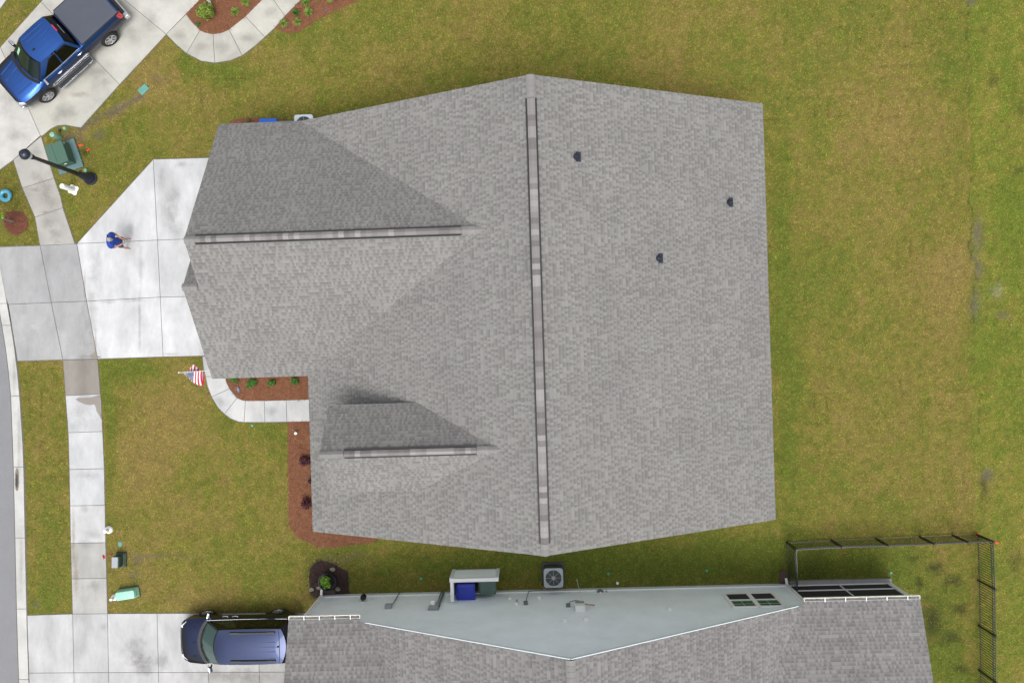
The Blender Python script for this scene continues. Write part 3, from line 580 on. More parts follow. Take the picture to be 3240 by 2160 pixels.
for u, v in ((1822, 496), (2306, 640), (2083, 817)):
    z = 5.
    for _ in range(20): s_, t_ = toST(P(u, v, z)); z = HE+SM*(sR-s_)
    mb = MB(); Mt = Matrix.Rotation(TH, 3, 'Z') @ Matrix.Rotation(math.atan(SM), 3, 'Y')
    base = H(s_, t_, z)
    mb.box(base+Mt @ Vector((.10, 0, .012)), (.20, .36, .02), 0, M=Mt)
    mb.lathe(base+Vector((0, 0, -.05)), [(.125, 0), (.12, .06), (.085, .13), (.06, .17)], 18)
    mb.lathe(base+Vector((0, 0, .1)), [(.042, 0), (.042, .26), (.032, .262), (.03, .2)], 14, 1)
    mb.build('vent_pipe', ['lamp_navy', 'black'], roof)

# ------------------------------------------------------------------ neighbour's house
tw = toST(P(1025, 1884, 0))[1]
nh = empty('house', H(0, tw+5, 0), 0, 'blue grey sided house with its gable wall facing up along the lower edge', 'house')
nh.matrix_world = Matrix.Translation(H(0, tw+5, 0)); OFF = -H(0, tw+5, 0)
def nb(mb, name, mats, parent=None, **k):
    o = mb.build(name, mats, parent or nh, **k)
    if parent is None: o.location = OFF
    return o
NM = .515
s_r, z_r = on_t(1806, 2086, tw-.08)
tn0, tn1 = tw-.08, tw+15
te = tw-.22; z_e = on_t(1010, 1958, te)[1]; s_gl = on_t(915, 1958, te)[0]
z_p = on_t(2740, 1898, te)[1]; s_pr = on_t(2907, 1891, te)[0]
def onplane(u, v, sg):
    z = 4.
    for _ in range(40): s_, t_ = toST(P(u, v, z)); z = z_r-NM*abs(s_-s_r)
    return s_, t_, z
a_ = onplane(1260, 2160, -1); mgn = (a_[2]-z_e)/(a_[1]-te)
a_ = onplane(2440, 2160, 1); mpn = (a_[2]-z_p)/(a_[1]-te)
print('neighbour', tw, s_r, z_r, z_e, s_gl, z_p, s_pr, mgn, mpn, 'bump', b_ta, za, sB, b_s, t_stop)
sv_g = s_r-(z_r-z_e)/NM; sv_p = s_r+(z_r-z_p)/NM
mb = MB()
sl_e, z_le = sv_g-.0, z_e; sr_e, z_re = sv_p, z_p
slope(mb, [H(sl_e, tn0, z_le), H(sl_e, tn1, z_le), H(s_r, tn1, z_r), H(s_r, tn0, z_r)], Tt, thick=.12)
slope(mb, [H(s_r, tn0, z_r), H(s_r, tn1, z_r), H(sr_e, tn1, z_re), H(sr_e, tn0, z_re)], Tt, thick=.12)
gw = 5.0; zg = z_e+mgn*gw; svg2 = s_r-(z_r-zg)/NM
slope(mb, [H(s_gl, te, z_e), H(sv_g, te, z_e), H(svg2, te+gw, zg), H(s_gl, te+gw, zg)], U, thick=.12)
slope(mb, [H(s_gl, te+gw, zg), H(svg2, te+gw, zg), H(sv_g, te+2*gw, z_e), H(s_gl, te+2*gw, z_e)], U, thick=.12)
pw = 4.6; zpk = z_p+mpn*pw; svp2 = s_r+(z_r-zpk)/NM
slope(mb, [H(sv_p, te, z_p), H(s_pr, te, z_p), H(s_pr, te+pw, zpk), H(svp2, te+pw, zpk)], U, thick=.12)
slope(mb, [H(svp2, te+pw, zpk), H(s_pr, te+pw, zpk), H(s_pr, te+2*pw, z_p), H(sv_p, te+2*pw, z_p)], U, thick=.12)
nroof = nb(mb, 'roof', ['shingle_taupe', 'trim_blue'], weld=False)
o = ridge_strip('ridge_cap', H(s_r, tn0+.02, z_r), H(s_r, tn0+9, z_r), nroof, NM, lift=.01, vent=False, seed=21, width=.33)
# white rake boards along the gable
mb = MB()
for sa, zaa, sg in ((sv_g+.35, z_e+.35*NM, -1), (sv_p-.3, z_p+.3*NM, 1)):
    mb.bar(H(sa, tn0-.018, zaa-.05), H(s_r, tn0-.018, z_r-.05), .03, .13)
nb(mb, 'rake_board', 'trim_blue')
sWl, sWr = toST(P(1025, 1884, 0))[0], toST(P(2480, 1850, 0))[0]
mb = MB()
def nwall(s0, s1, z0, z1): mb.face([H(s0, tw, z0), H(s1, tw, z0), H(s1, tw, z1), H(s0, tw, z1)])
mb.face([H(sWl, tw, 0), H(sWr, tw, 0), H(sWr, tw, z_p-.1), H(sv_p-.3, tw, z_p), H(s_r, tw, z_r-.14), H(sv_g+.3, tw, z_e), H(sWl, tw, z_e-.1)])
mb.face([H(sWl, tw, 0), H(sWl, tw+10, 0), H(sWl, tw+10, z_e-.1), H(sWl, tw, z_e-.1)]); mb.face([H(sWr, tw, 0), H(sWr, tw+15, 0), H(sWr, tw+15, z_p-.1), H(sWr, tw, z_p-.1)])
mb.face([H(sWl, tw, z_e-.1), H(sWl, te+2*gw-.3, z_e-.1), H(sWl, te+2*gw-.3, z_e+.1), H(sWl, te+gw, zg-.2), H(sWl, tw, z_e+.1)])
mb.face([H(s_pr-.35, tw, z_p-.3), H(s_pr-.35, te+2*pw-.3, z_p-.3), H(s_pr-.35, te+2*pw-.3, z_p+.1), H(s_pr-.35, te+pw, zpk-.2), H(s_pr-.35, tw, z_p+.1)])
mb.face([H(sWl, tw+10, 0), H(sv_g+1, tw+10, 0), H(sv_g+1, tw+10, z_e), H(sWl, tw+10, z_e)])
nb(mb, 'wall', 'siding_blue', weld=False)
mb = MB(); mb.bar(H(sWl-.02, tw+1.6, 1.1), H(sWl-.02, tw+6.6, 1.1), .05, 2.2)
for k in range(1, 4): mb.bar(H(sWl-.05, tw+1.6, .55*k), H(sWl-.05, tw+6.6, .55*k), .02, .02)
nb(mb, 'garage_door', 'door_white')
mb = MB(); mb.bar(H(sWl-.02, tw-.03, .13), H(sWr+.02, tw-.03, .13), .06, .26); mb.bar(H(sWl, tw-.032, .275), H(sWr, tw-.032, .275), .05, .03, 1)
nb(mb, 'base_trim', ['trim_blue', 'trim'])
for s_, zt in ((sWl+.02, z_e-.3), (sWr-.02, z_p-.2)):
    mb = MB(); mb.bar(H(s_, tw-.025, .27), H(s_, tw-.025, zt), .16, .05); nb(mb, 'corner_board', 'trim')
# gutters with hangers and leaf dirt
for (a, b, z, nhang) in ((s_gl, sv_g+.05, z_e, 4), (sv_p+.02, s_pr, z_p, 5)):
    mb = MB(); tg = te-.07; w, h = .13, .11
    mb.bar(H(a, tg-w/2, z-h/2), H(b, tg-w/2, z-h/2), .016, h); mb.bar(H(a, tg, z-h), H(b, tg, z-h), w, .012); mb.bar(H(a, tg+w/2+.004, z-h/2), H(b, tg+w/2+.004, z-h/2), .012, h*.8)
    for e in (a, b): mb.bar(H(e, tg-w/2, z-h/2), H(e, tg+w/2, z-h/2), .016, h)
    for k in range(1, nhang+1):
        e = a+(b-a)*k/(nhang+.6); mb.bar(H(e, tg-w/2, z+.004), H(e, tg+w/2+.03, z+.008), .03, .01)
    g = nb(mb, 'gutter', 'trim'); mb = MB(); mb.bar(H(a+.03, tg, z-h+.02), H(b-.03, tg, z-h+.02), w-.03, .02); d = mb.build('leaf_litter', 'gutter_dirt', g)
# downspouts at the two corners
for s_, zt, lean in ((sWl-.06, z_e-.2, -1), (sWr+.07, z_p-.15, 1)):
    mb = MB(); q = [H(s_, tw-.32, .10), H(s_, tw-.08, .22), H(s_, tw-.07, .4), H(s_, tw-.07, zt-.35), H(s_+.0, tw-.12, zt)]
    for p0, p1 in zip(q[:-1], q[1:]): mb.bar(p0, p1, .10, .08)
    nb(mb, 'downspout', 'trim', bevel=.012)
# pair of sash windows
s0, z0 = on_t(2284, 1876, tw-.05); s1, _ = on_t(2446, 1873.5, tw-.05); _, z1 = on_t(2316, 1921, tw-.05)
print('window', s0, s1, z0, z1)
smid = (s0+s1)/2
for (a, b) in ((s0+.09, smid-.06), (smid+.06, s1-.09)):
    mb = MB(); zmid = (z0+z1)/2
    mb.bar(H(a, tw-.02, (zmid+z1)/2), H(b, tw-.02, (zmid+z1)/2), .03, (z1-z0)/2-.06); mb.bar(H(a, tw-.03, (zmid+z0)/2), H(b, tw-.03, (zmid+z0)/2), .02, (z1-z0)/2-.06, 1)
    w = nb(mb, 'window', ['pane', 'screen']); mb = MB()
    for z in (z0+.05, zmid, z1-.05): mb.bar(H(a-.08, tw-.04, z), H(b+.08, tw-.04, z), .06, .11 if z != zmid else .06)
    for s_ in (a-.03, b+.03): mb.bar(H(s_, tw-.041, z0+.05), H(s_, tw-.041, z1-.05), .06, .12)
    mb.build('frame', 'trim', w)
    mb = MB(); mb.bar(H((a+b)/2, tw-.037, zmid), H((a+b)/2, tw-.037, z1-.05), .006, .006); mb.bar(H(a, tw-.037, (zmid+z1)/2), H(b, tw-.037, (zmid+z1)/2), .006, .006); mb.build('muntin', 'trim', w)
# screened porch
sp0, sp1 = sWr+.14, toST(P(2808, 1851, 0))[0]
mb = MB(); mb.bar(H(sp0, tw+.02, 1.3), H(sp1, tw+.02, 1.3), .02, 2.5); mb.face([H(sp1-.03, tw+.02, .05), H(sp1-.03, tw+6, .05), H(sp1-.03, tw+6, 2.5), H(sp1-.03, tw+.02, 2.5)])
pc = nb(mb, 'screen_porch', 'screen', weld=False)
mb = MB(); mb.bar(H(sp0-.1, tw-.08, .07), H(sp1+.12, tw-.08, .07), .22, .14); mb.build('slab', 'slab_grey', pc)
mb = MB(); mb.bar(H(sp0, tw-.01, .9), H(sp1, tw-.01, .9), .04, .05); mb.bar(H((sp0+sp1)/2, tw-.012, .16), H((sp0+sp1)/2, tw-.012, 2.5), .05, .04); mb.bar(H(sp0, tw-.01, .18), H(sp1, tw-.01, .18), .04, .06)
mb.build('screen_frame', 'trim', pc)
mb = MB(); mb.box(H(sp1, tw+.06, 1.28), (.2, .2, 2.5), rot=TH); mb.build('corner_post', 'trim', pc)
# boxes, pipes and meters fixed to the gable wall
def wbox(name, u, v, w, h, d, matn, lip=0., parent=None):
    s_, z = on_t(u, v, tw-d); mb = MB(); mb.box(H(s_, tw-d/2, z-h/2), (w, d, h), rot=TH)
    if lip: mb.box(H(s_, tw-.015, z-h/2), (w+lip, .03, h+lip), 0, rot=TH)
    return nb(mb, name, matn, parent, bevel=.006), s_, z
_, s_, z = wbox('junction_box', 1227, 1914, .28, .28, .16, 'grey_box')
g = toST(P(1249, 1886, 0)); mb = MB(); mb.tube([H(s_+.12, tw-.08, z-.2), H(s_+.16, tw-.09, z-.55), H(s_+.17, tw-.09, 0)], .022); nb(mb, 'conduit', 'pipe_grey')
o, s_, z = wbox('electric_meter', 1371, 1917, .36, .55, .16, 'grey_box', lip=.12)
mb = MB(); mb.lathe(H(s_-.06, tw-.16, z-.28), [(.11, 0), (.10, .13), (.07, .16)], 18, 0, M=Matrix.Rotation(TH, 3, 'Z') @ Matrix.Rotation(R(-90), 3, 'X')); m_ = nb(mb, 'meter_glass', 'white_plastic')
m_.location = (0, 0, 0); m_.parent = o; m_.matrix_parent_inverse = Matrix.Identity(4)
mb = MB(); mb.tube([H(s_+.2, tw-.08, z-.3), H(s_+.2, tw-.08, 0)], .05); mb.tube([H(s_+.1, tw-.1, z-.4), H(s_+.1, tw-.1, 0)], .025); nb(mb, 'conduit', 'pipe_grey')
for u, v in ((1613, 1889), (1706, 1887)): wbox('outlet_cover', u, v, .13, .14, .09, 'white_plastic')
for u, v in ((1787, 1957), (1855, 1953), (2120, 1921)):
    wbox('vent_hood', u, v, .17, .17, .12, 'white_plastic', lip=.07)
_, s_, z = wbox('pipe_cap', 1635, 1905, .11, .12, .10, 'white_plastic'); mb = MB(); mb.lathe(H(s_, tw-.14, z-.05), [(.05, -.1), (.05, .03), (.02, .04)], 12); nb(mb, 'pipe_cap', 'grey_box')
acx = P(1730, 1862, .3)
_, s_, z = wbox('disconnect_box', 1663, 1905, .18, .24, .11, 'pipe_grey'); mb = MB()
mb.tube([H(s_, tw-.06, z-.22), H(s_+.12, tw-.10, .42), H(s_+.4, tw-.12, .36), H(s_+.75, tw-.14, .33), H(s_+.95, tw-.35, .28), acx], .018); nb(mb, 'conduit', 'pipe_grey')
_, s_, z = wbox('disconnect_box', 1798, 1912, .18, .22, .11, 'pipe_grey'); mb = MB(); mb.tube([H(s_, tw-.06, z-.2), H(s_+.1, tw-.1, z-.42), H(s_+.3, tw-.12, z-.5), H(s_+.5, tw-.14, z-.38)], .016); nb(mb, 'conduit', 'pipe_grey')
o, s_, z = wbox('water_heater', 1836, 1916, .40, .62, .24, 'white_plastic', lip=.03)
mb = MB(); mb.box(H(s_, tw-.245, z-.46), (.36, .02, .28), rot=TH); q = mb.build('front_panel', 'grey_box', o)
mb = MB(); mb.tube([H(s_+.1, tw-.16, z-.62), H(s_+.1, tw-.2, .3), H(s_+.02, tw-.55, .25)], .012); nb(mb, 'drain_pipe', 'pole_white')
mb = MB(); mb.tube([H(s_+.22, tw-.12, z-.62), H(s_+.35, tw-.12, z-.5), H(s_+.62, tw-.12, z-.42)], .022); nb(mb, 'copper_pipe', 'copper')
mb = MB(); mb.tube([H(s_-.1, tw-.15, z-.6), H(s_-.15, tw-.16, z-.75), H(s_+.05, tw-.17, z-.8), H(s_+.08, tw-.16, z-.62)], .02); nb(mb, 'hose_bundle', 'black')
s_, z = on_t(1145, 1897, tw-.1); mb = MB(); mb.lathe(H(s_+.02, tw-.15, z-.42), [(.06, 0), (.12, .08), (.13, .22), (.10, .36), (.05, .42), (0, .43)], 12); o = nb(mb, 'faucet_cover', 'black')
mb = MB(); mb.box(H(s_, tw-.01, z), (.2, .02, .06), rot=TH); nb(mb, 'faucet_plate', 'trim')
# porch pier and walls of a third house, mostly beyond the upper edge
h3 = empty('house', P(668, 14), R(42), 'white corner of a third house at the top edge by the round shrub', 'house')
mb = MB(); mb.box((3.4, 3.2, 1.35), (6.6, 6.2, 2.7)); mb.build('wall', 'siding_white', h3)
mb = MB(); e = -.2; ap = [(e, e), (7.0, e), (7.0, 6.6), (e, 6.6)]; top = Vector((3.4, 3.2, 4.4))
for i in range(4):
    a, b = ap[i], ap[(i+1) % 4]; pa, pb = Vector((*a, 2.75)), Vector((*b, 2.75)); slope(mb, [pa, pb, top], (pb-pa), thick=.1)
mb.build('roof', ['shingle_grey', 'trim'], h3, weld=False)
mb = MB(); q = [Vector((-.14, -.16, .06)), Vector((.02, .02, .2)), Vector((.02, .04, 2.5))]
for a, b in zip(q[:-1], q[1:]): mb.bar(a, b, .11, .09)
mb.build('downspout', 'trim', h3, bevel=.01)

# ------------------------------------------------------------------ vehicles
def wheel(parent, x, y, r, w, side, seed=0, spokes=6):
    g = MB(); Mq = Matrix.Rotation(R(-90*side), 3, 'X'); n = 32      # lathe axis z -> outwards
    hw = w/2
    g.lathe((x, y, r), [(r*.62, -hw), (r*.9, -hw), (r, -hw*.75), (r, hw*.7), (r*.93, hw), (r*.66, hw*1.02), (r*.62, hw*.75), (r*.62, -hw)], n, 0, M=Mq)
    t = g.build('wheel', 'tyre', parent)
    g = MB(); g.lathe((x, y, r), [(r*.62, hw*.55), (r*.645, hw*.98), (r*.60, hw*1.0), (r*.57, hw*.55)], n, 0, M=Mq)
    g.lathe((x, y, r), [(0, hw*.2), (r*.58, hw*.2)], n, 1, M=Mq); g.lathe((x, y, r), [(r*.13, hw*.4), (r*.13, hw*.9), (r*.09, hw*.98), (0, hw*.99)], 14, 0, M=Mq)
    for k in range(spokes):
        a = 2*math.pi*k/spokes+seed; 
        for da in (-.16, .16):
            p0 = Mq @ Vector((r*.10*math.cos(a), r*.10*math.sin(a), hw*.8)); p1 = Mq @ Vector((r*.6*math.cos(a+da), r*.6*math.sin(a+da), hw*.9))
            g.bar(Vector((x, y, r))+p0, Vector((x, y, r))+p1, r*.085, r*.07)
    g.build('rim', ['alloy', 'dark_grey'], t)
def loft_body(stations, prof_n=None):
    """stations: (x, [(y, z) half profile bottom -> top])"""
    mb = MB(); rows = []
    for x, pr in stations:
        rows.append([Vector((x, y, z)) for y, z in pr] + [Vector((x, -y, z)) for y, z in reversed(pr)])
    mb.grid(rows, 0, close_u=True); mb.cap(rows[0], 0, True); mb.cap(rows[-1], 0)
    bm_fix = mb; return mb
def cut_arches(o, xs, r, zc, w):
    bm = bmesh.new(); bm.from_mesh(o.data); bmesh.ops.remove_doubles(bm, verts=bm.verts, dist=.001); bmesh.ops.recalc_face_normals(bm, faces=bm.faces); bm.to_mesh(o.data); bm.free()
    cutters = []
    for x in xs:
        for sg in (-1, 1):
            c = MB(); c.lathe((x, sg*w, zc), [(r, -.28), (r, .3)], 40, 0, M=Matrix.Rotation(R(90), 3, 'X')); q = c.build('cutter', 'black', None)
            bm = bmesh.new(); bm.from_mesh(q.data); bmesh.ops.recalc_face_normals(bm, faces=bm.faces); bm.to_mesh(q.data); bm.free(); cutters.append(q)
            m = o.modifiers.new('b', 'BOOLEAN'); m.operation = 'DIFFERENCE'; m.object = q; m.solver = 'EXACT'
    dg = bpy.context.evaluated_depsgraph_get(); me = bpy.data.meshes.new_from_object(o.evaluated_get(dg)); old = o.data
    for m in list(o.modifiers): o.modifiers.remove(m)
    o.data = me
    for c in cutters: bpy.data.objects.remove(c)
    me.polygons.foreach_set('use_smooth', [True]*len(me.polygons)); me.set_sharp_from_angle(angle=R(32))
class Cab:
    """greenhouse between belt zb and roof zt; f/r = front/rear x, hw = half width at belt / roof"""
    def __init__(c, zb, zt, f, r, hw, fb=(.22, .14), rb=(.03, .05), crown=.05): c.__dict__.update(zb=zb, zt=zt, f=f, r=r, hw=hw, fb=fb, rb=rb, crown=crown)
    def mix(c, p, k): return p[0]+(p[1]-p[0])*k
    def front(c, e, k, off=0): hw = c.mix(c.hw, k)*.97; return Vector((c.mix(c.f, k)-c.mix(c.fb, k)*e*e+off, e*hw, c.zb+(c.zt-c.zb)*k+off*.3))
    def rear(c, e, k, off=0): hw = c.mix(c.hw, k)*.97; return Vector((c.mix(c.r, k)+c.mix(c.rb, k)*e*e-off, e*hw, c.zb+(c.zt-c.zb)*k))
    def side(c, g, k, sg, off=0):   # g 0 rear .. 1 front
        x0, x1 = c.mix(c.r, k)+c.mix(c.rb, k), c.mix(c.f, k)-c.mix(c.fb, k); b = math.sin(math.pi*min(1, max(0, g)))*.025
        return Vector((x0+(x1-x0)*g, sg*(c.mix(c.hw, k)*.97+b+off), c.zb+(c.zt-c.zb)*k+off*.3))
    def shell(c):
        mb = MB(); ks = [0, .25, .5, .75, 1]; es = [-1+2*i/10 for i in range(11)]; gs = [i/10 for i in range(11)]
        rows = []
        for k in ks:
            ring = [c.front(-e, k) for e in es][:-1] + [c.side(1-g, k, -1) for g in gs][:-1] + [c.rear(e, k) for e in es][:-1] + [c.side(g, k, 1) for g in gs][:-1]
            rows.append(ring)
        mb.grid(rows, 0, close_u=True)
        xs = [i/12 for i in range(13)]; roof = []
        for e in es:
            a, b = c.rear(e, 1), c.front(e, 1); row = []
            for i in xs:
                p = a+(b-a)*i; p.y = c.side(i, 1, 1).y*e*1.0 if abs(e) == 1 else (c.side(i, 1, 1).y*e); row.append(p+Vector((0, 0, c.crown*(1-e*e)*math.sin(math.pi*i)**.5)))
            roof.append(row)
        mb.grid(roof, 0); return mb
    def patch(c, fn, a0, a1, k0, k1, n=8, off=.008, mid=None):
        mb = MB(); mb.grid([[fn(a0+(a1-a0)*i/n, k0+(k1-k0)*j/4, off) for i in range(n+1)] for j in range(5)], 0); return mb
    def side_patch(c, sg, g0, g1, k0, k1, cut0=0., cut1=0., off=.008, n=6):
        mb = MB(); rows = []
        for j in range(5):
            k = k0+(k1-k0)*j/4; q = j/4; a = g0+cut0*q; b = g1-cut1*q; rows.append([c.side(a+(b-a)*i/n, k, sg, off) for i in range(n+1)])
        mb.grid(rows, 0); return mb

# ---- pickup truck
pf, pr_ = P(149, 300, .40), P(346.5, 121.4, .40)
hdg = (pf-pr_).to_2d(); ang = math.atan2(hdg.y, hdg.x); WB = hdg.length; SCL = WB/3.645
lat = Vector((-math.sin(ang), math.cos(ang), 0)); mid = (pf+pr_)/2-lat*.93; mid.z = .03
truck = empty('pickup_truck', mid, ang, 'blue crew cab pickup truck with dark bed cover parked on the upper driveway', 'pickup truck')
truck.scale = (SCL,)*3
def tb(w, zb, zm, zs, zt, cr, wt): return [(0, zb), (w*.9, zb), (w*.985, zb+.12), (w, zm), (w*.985, zs), (wt, zt-.03), (wt-.07, zt), (wt*.5, zt+cr*.8), (0, zt+cr)]
st = [(2.84, tb(.72, .52, .72, .90, .98, .03, .66)), (2.76, tb(.86, .42, .72, .95, 1.04, .035, .78)), (2.6, tb(.95, .40, .74, 1.0, 1.09, .04, .83)), (2.25, tb(1.0, .40, .76, 1.04, 1.13, .045, .87)), (1.8, tb(1.015, .40, .78, 1.06, 1.17, .05, .89)), (1.5, tb(1.0, .42, .78, 1.08, 1.21, .055, .90)),
      (1.1, tb(.985, .42, .78, 1.08, 1.22, .04, .91)), (-.84, tb(.985, .42, .78, 1.08, 1.22, .0, .92)), (-.92, tb(.985, .42, .78, 1.10, 1.26, .0, .93)), (-1.5, tb(1.01, .44, .82, 1.12, 1.28, 0, .94)), (-2.6, tb(.995, .46, .84, 1.14, 1.29, 0, .94)), (-2.92, tb(.97, .50, .84, 1.14, 1.29, 0, .93)), (-2.96, tb(.93, .54, .84, 1.12, 1.27, 0, .90))]
body = loft_body(st).build('body', 'truck_blue', truck); cut_arches(body, (1.8225, -1.8225), .53, .44, 1.0)
mb = MB()
for x in (1.8225, -1.8225):
    for sg in (-1, 1): mb.lathe((x, sg*.72, .42), [(.46, -.12), (.46, .1), (0, .1)] , 28, 0, M=Matrix.Rotation(R(90*sg), 3, 'X'))
mb.box((0, 0, .42), (5.0, 1.5, .12)); mb.build('underbody', 'black', truck)
for x in (1.8225, -1.8225):
    for sg in (-1, 1): wheel(truck, x, sg*.90, .415, .27, sg, seed=.3+x)
cab = Cab(1.19, 1.86, (1.70, .93), (-.86, -.60), (.93, .70), fb=(.26, .16), rb=(.04, .06), crown=.05)
cb = cab.shell().build('cab', 'truck_blue', truck, bevel=.0)
cab.patch(cab.front, -.90, .90, .07, .93, off=.010).build('windshield', 'car_glass', truck)
cab.patch(cab.rear, -.88, .88, .10, .93, off=.010).build('rear_window', 'tint_glass', truck)
mb = MB(); mb.bar(cab.rear(-.3, .55, .02), cab.rear(.3, .55, .02), .014, .012); mb.build('window_trim', 'steel', truck)
for sg in (1, -1):
    cab.side_patch(sg, .49, .93, .10, .86, 0, .20).build('window', 'tint_glass', truck); cab.side_patch(sg, .06, .455, .10, .86, .03, 0).build('window', 'tint_glass', truck)
    mb = MB(); q = [cab.side(g, .055, sg, .014) for g in (.04, .25, .5, .75, .96)]
    for a, b in zip(q[:-1], q[1:]): mb.bar(a, b, .012, .028)
    mb.build('window_trim', 'chrome', truck)
    for g in (.60, .13):
        p = cab.side(g, -.16, sg, .07); mb = MB(); mb.tube([p+Vector((-.11, 0, .0)), p+Vector((-.06, sg*.03, .01)), p+Vector((.06, sg*.03, .01)), p+Vector((.11, 0, 0))], .022, 8); mb.build('door_handle', 'chrome', truck)
    mb = MB(); c = Vector((1.27, sg*1.12, 1.26)); mb.box(c, (.12, .26, .20)); m_ = mb.build('mirror', 'truck_blue', truck, bevel=.03)
    mb = MB(); mb.box(c+Vector((-.02, 0, .10)), (.09, .27, .03)); mb.build('mirror_cap', 'chrome', m_, bevel=.01); mb = MB(); mb.bar((1.30, sg*.95, 1.24), (1.29, sg*1.03, 1.25), .07, .05); mb.build('mirror_arm', 'black', m_)
    mb = MB(); mb.box((.27, sg*1.06, .36), (1.86, .20, .05)); s_ = mb.build('side_step', 'step_grey', truck, bevel=.015)
    mb = MB(); mb.bar((-.66, sg*1.165, .375), (-.42, sg*1.165, .375), .035, .04); mb.bar((-.36, sg*1.165, .375), (.2, sg*1.165, .375), .02, .03); mb.bar((.25, sg*1.165, .375), (1.20, sg*1.165, .375), .03, .035); mb.build('step_trim', 'chrome', s_)
    mb = MB()
    for k in range(28): mb.bar((-.6+k*.062, sg*.99, .388), (-.6+k*.062, sg*1.13, .388), .014, .012)
    mb.build('tread', 'black', s_)
    mb = MB(); mb.bar((-.75, sg*.997, .60), (1.28, sg*.997, .60), .02, .035); mb.build('side_moulding', 'chrome', truck)
    mb = MB(); mb.box((2.68, sg*.80, .93), (.26, .20, .16), rot=-sg*.5); mb.build('headlight', 'head_glass', truck, bevel=.03)
    mb = MB(); mb.box((-2.87, sg*.90, 1.06), (.22, .15, .34)); mb.build('taillight', 'tail_red', truck, bevel=.03)
    for x, zz in ((1.42, 1.18), (.30, 1.2), (-.72, 1.2)): mb = MB(); mb.bar((x, sg*.993, .55), (x-.02, sg*.965, zz), .010, .012); mb.build('door_gap', 'black', truck)
mb = MB(); mb.box((-1.92, 0, 1.31), (2.00, 1.84, .05)); mb.build('bed_cover', 'tonneau', truck, bevel=.02)
mb = MB(); mb.box((-.91, 0, 1.22), (.06, 1.84, .10)); mb.build('bed_gap', 'black', truck)
mb = MB()
for sg in (-1, 1): mb.bar((-2.92, sg*.945, 1.312), (-.94, sg*.945, 1.305), .035, .02)
mb.build('bed_rail', 'fence_rail', truck)
mb = MB(); q = cab.rear(0, 1, 0); mb.box(q+Vector((-.012, 0, -.012)), (.05, .34, .055)); mb.build('brake_light', 'tail_red', truck, bevel=.012)
mb = MB()
for y in (-.5, -.3, -.1, .1, .3, .5):
    z = cab.zt+cab.crown*(1-(y/.68)**2)
    x1 = .66 if abs(y) < .45 else .76; x0 = -.40 if abs(y) < .2 else -.38
    if abs(y) <= .11: x1 = .15
    mb.bar((x0, y, z-.002), (x1, y*1.02, z-.004), .035, .022)
mb.build('roof_rib', 'truck_blue', truck, bevel=.006)
mb = MB(); mb.box((.62, .12, 1.93), (.12, .045, .07)); mb.build('antenna', 'black', truck, bevel=.015)
mb = MB()   # hood creases
for y0, y1 in ((.30, .22), (.62, .56)):
    for sg in (-1, 1): mb.bar((1.78, sg*y0, 1.222-.03*y0), (2.55, sg*y1, 1.125), .06, .02)
mb.build('hood_crease', 'truck_blue', truck, bevel=.009)
mb = MB(); n = 10
for i in range(n):
    e0, e1 = -1+2*i/n, -1+2*(i+1)/n; a, b = cab.front(e0*.98, .0, .06), cab.front(e1*.98, .0, .06); mb.bar(a+Vector((0, 0, .035)), b+Vector((0, 0, .035)), .12, .03)
mb.build('cowl', 'black', truck)
for y0, y1 in ((.62, .05), (-.1, -.62)):
    mb = MB(); mb.tube([cab.front(y0, .06, .03), cab.front((y0+y1)/2, .16, .03), cab.front(y1, .20, .03)], .012, 6); mb.build('wiper', 'black', truck)
mb = MB(); mb.box((2.86, 0, .60), (.16, 1.75, .26)); mb.build('front_bumper', 'chrome', truck, bevel=.04)
mb = MB(); mb.box((2.83, 0, .86), (.06, 1.2, .22)); mb.build('grille', 'black', truck, bevel=.02)
mb = MB(); mb.box((-3.05, 0, .64), (.22, 1.9, .20)); o = mb.build('rear_bumper', 'chrome', truck, bevel=.04)
mb = MB(); mb.box((-3.02, 0, .748), (.19, 1.5, .012)); mb.build('step_pad', 'dark_grey', o)
mb = MB(); mb.box((1.0, -.42, 1.34), (.01, .14, .12), M=Matrix.Rotation(R(-40), 3, 'Y')); q = cab.front(-.62, .45, .016); 
mb = MB(); mb.grid([[cab.front(-.72, .35, .014), cab.front(-.55, .35, .014)], [cab.front(-.72, .72, .014), cab.front(-.55, .72, .014)]]); mb.build('paper', 'mint', truck)
cu = bpy.data.curves.new('t', 'FONT'); cu.body = 'SILVERADO'; cu.size = .095; cu.extrude = .004; cu.space_character = 1.25
to = bpy.data.objects.new('t', cu); COL.objects.link(to); dg = bpy.context.evaluated_depsgraph_get(); me = bpy.data.meshes.new_from_object(to.evaluated_get(dg)); bpy.data.objects.remove(to)
me.materials.append(MATS['chrome']); lt = bpy.data.objects.new('door_lettering', me); COL.objects.link(lt); lt.parent = truck
lt.matrix_local = Matrix.Translation((1.24, .999, .70)) @ Matrix.Rotation(R(180), 4, 'Z') @ Matrix.Rotation(R(90), 4, 'X')

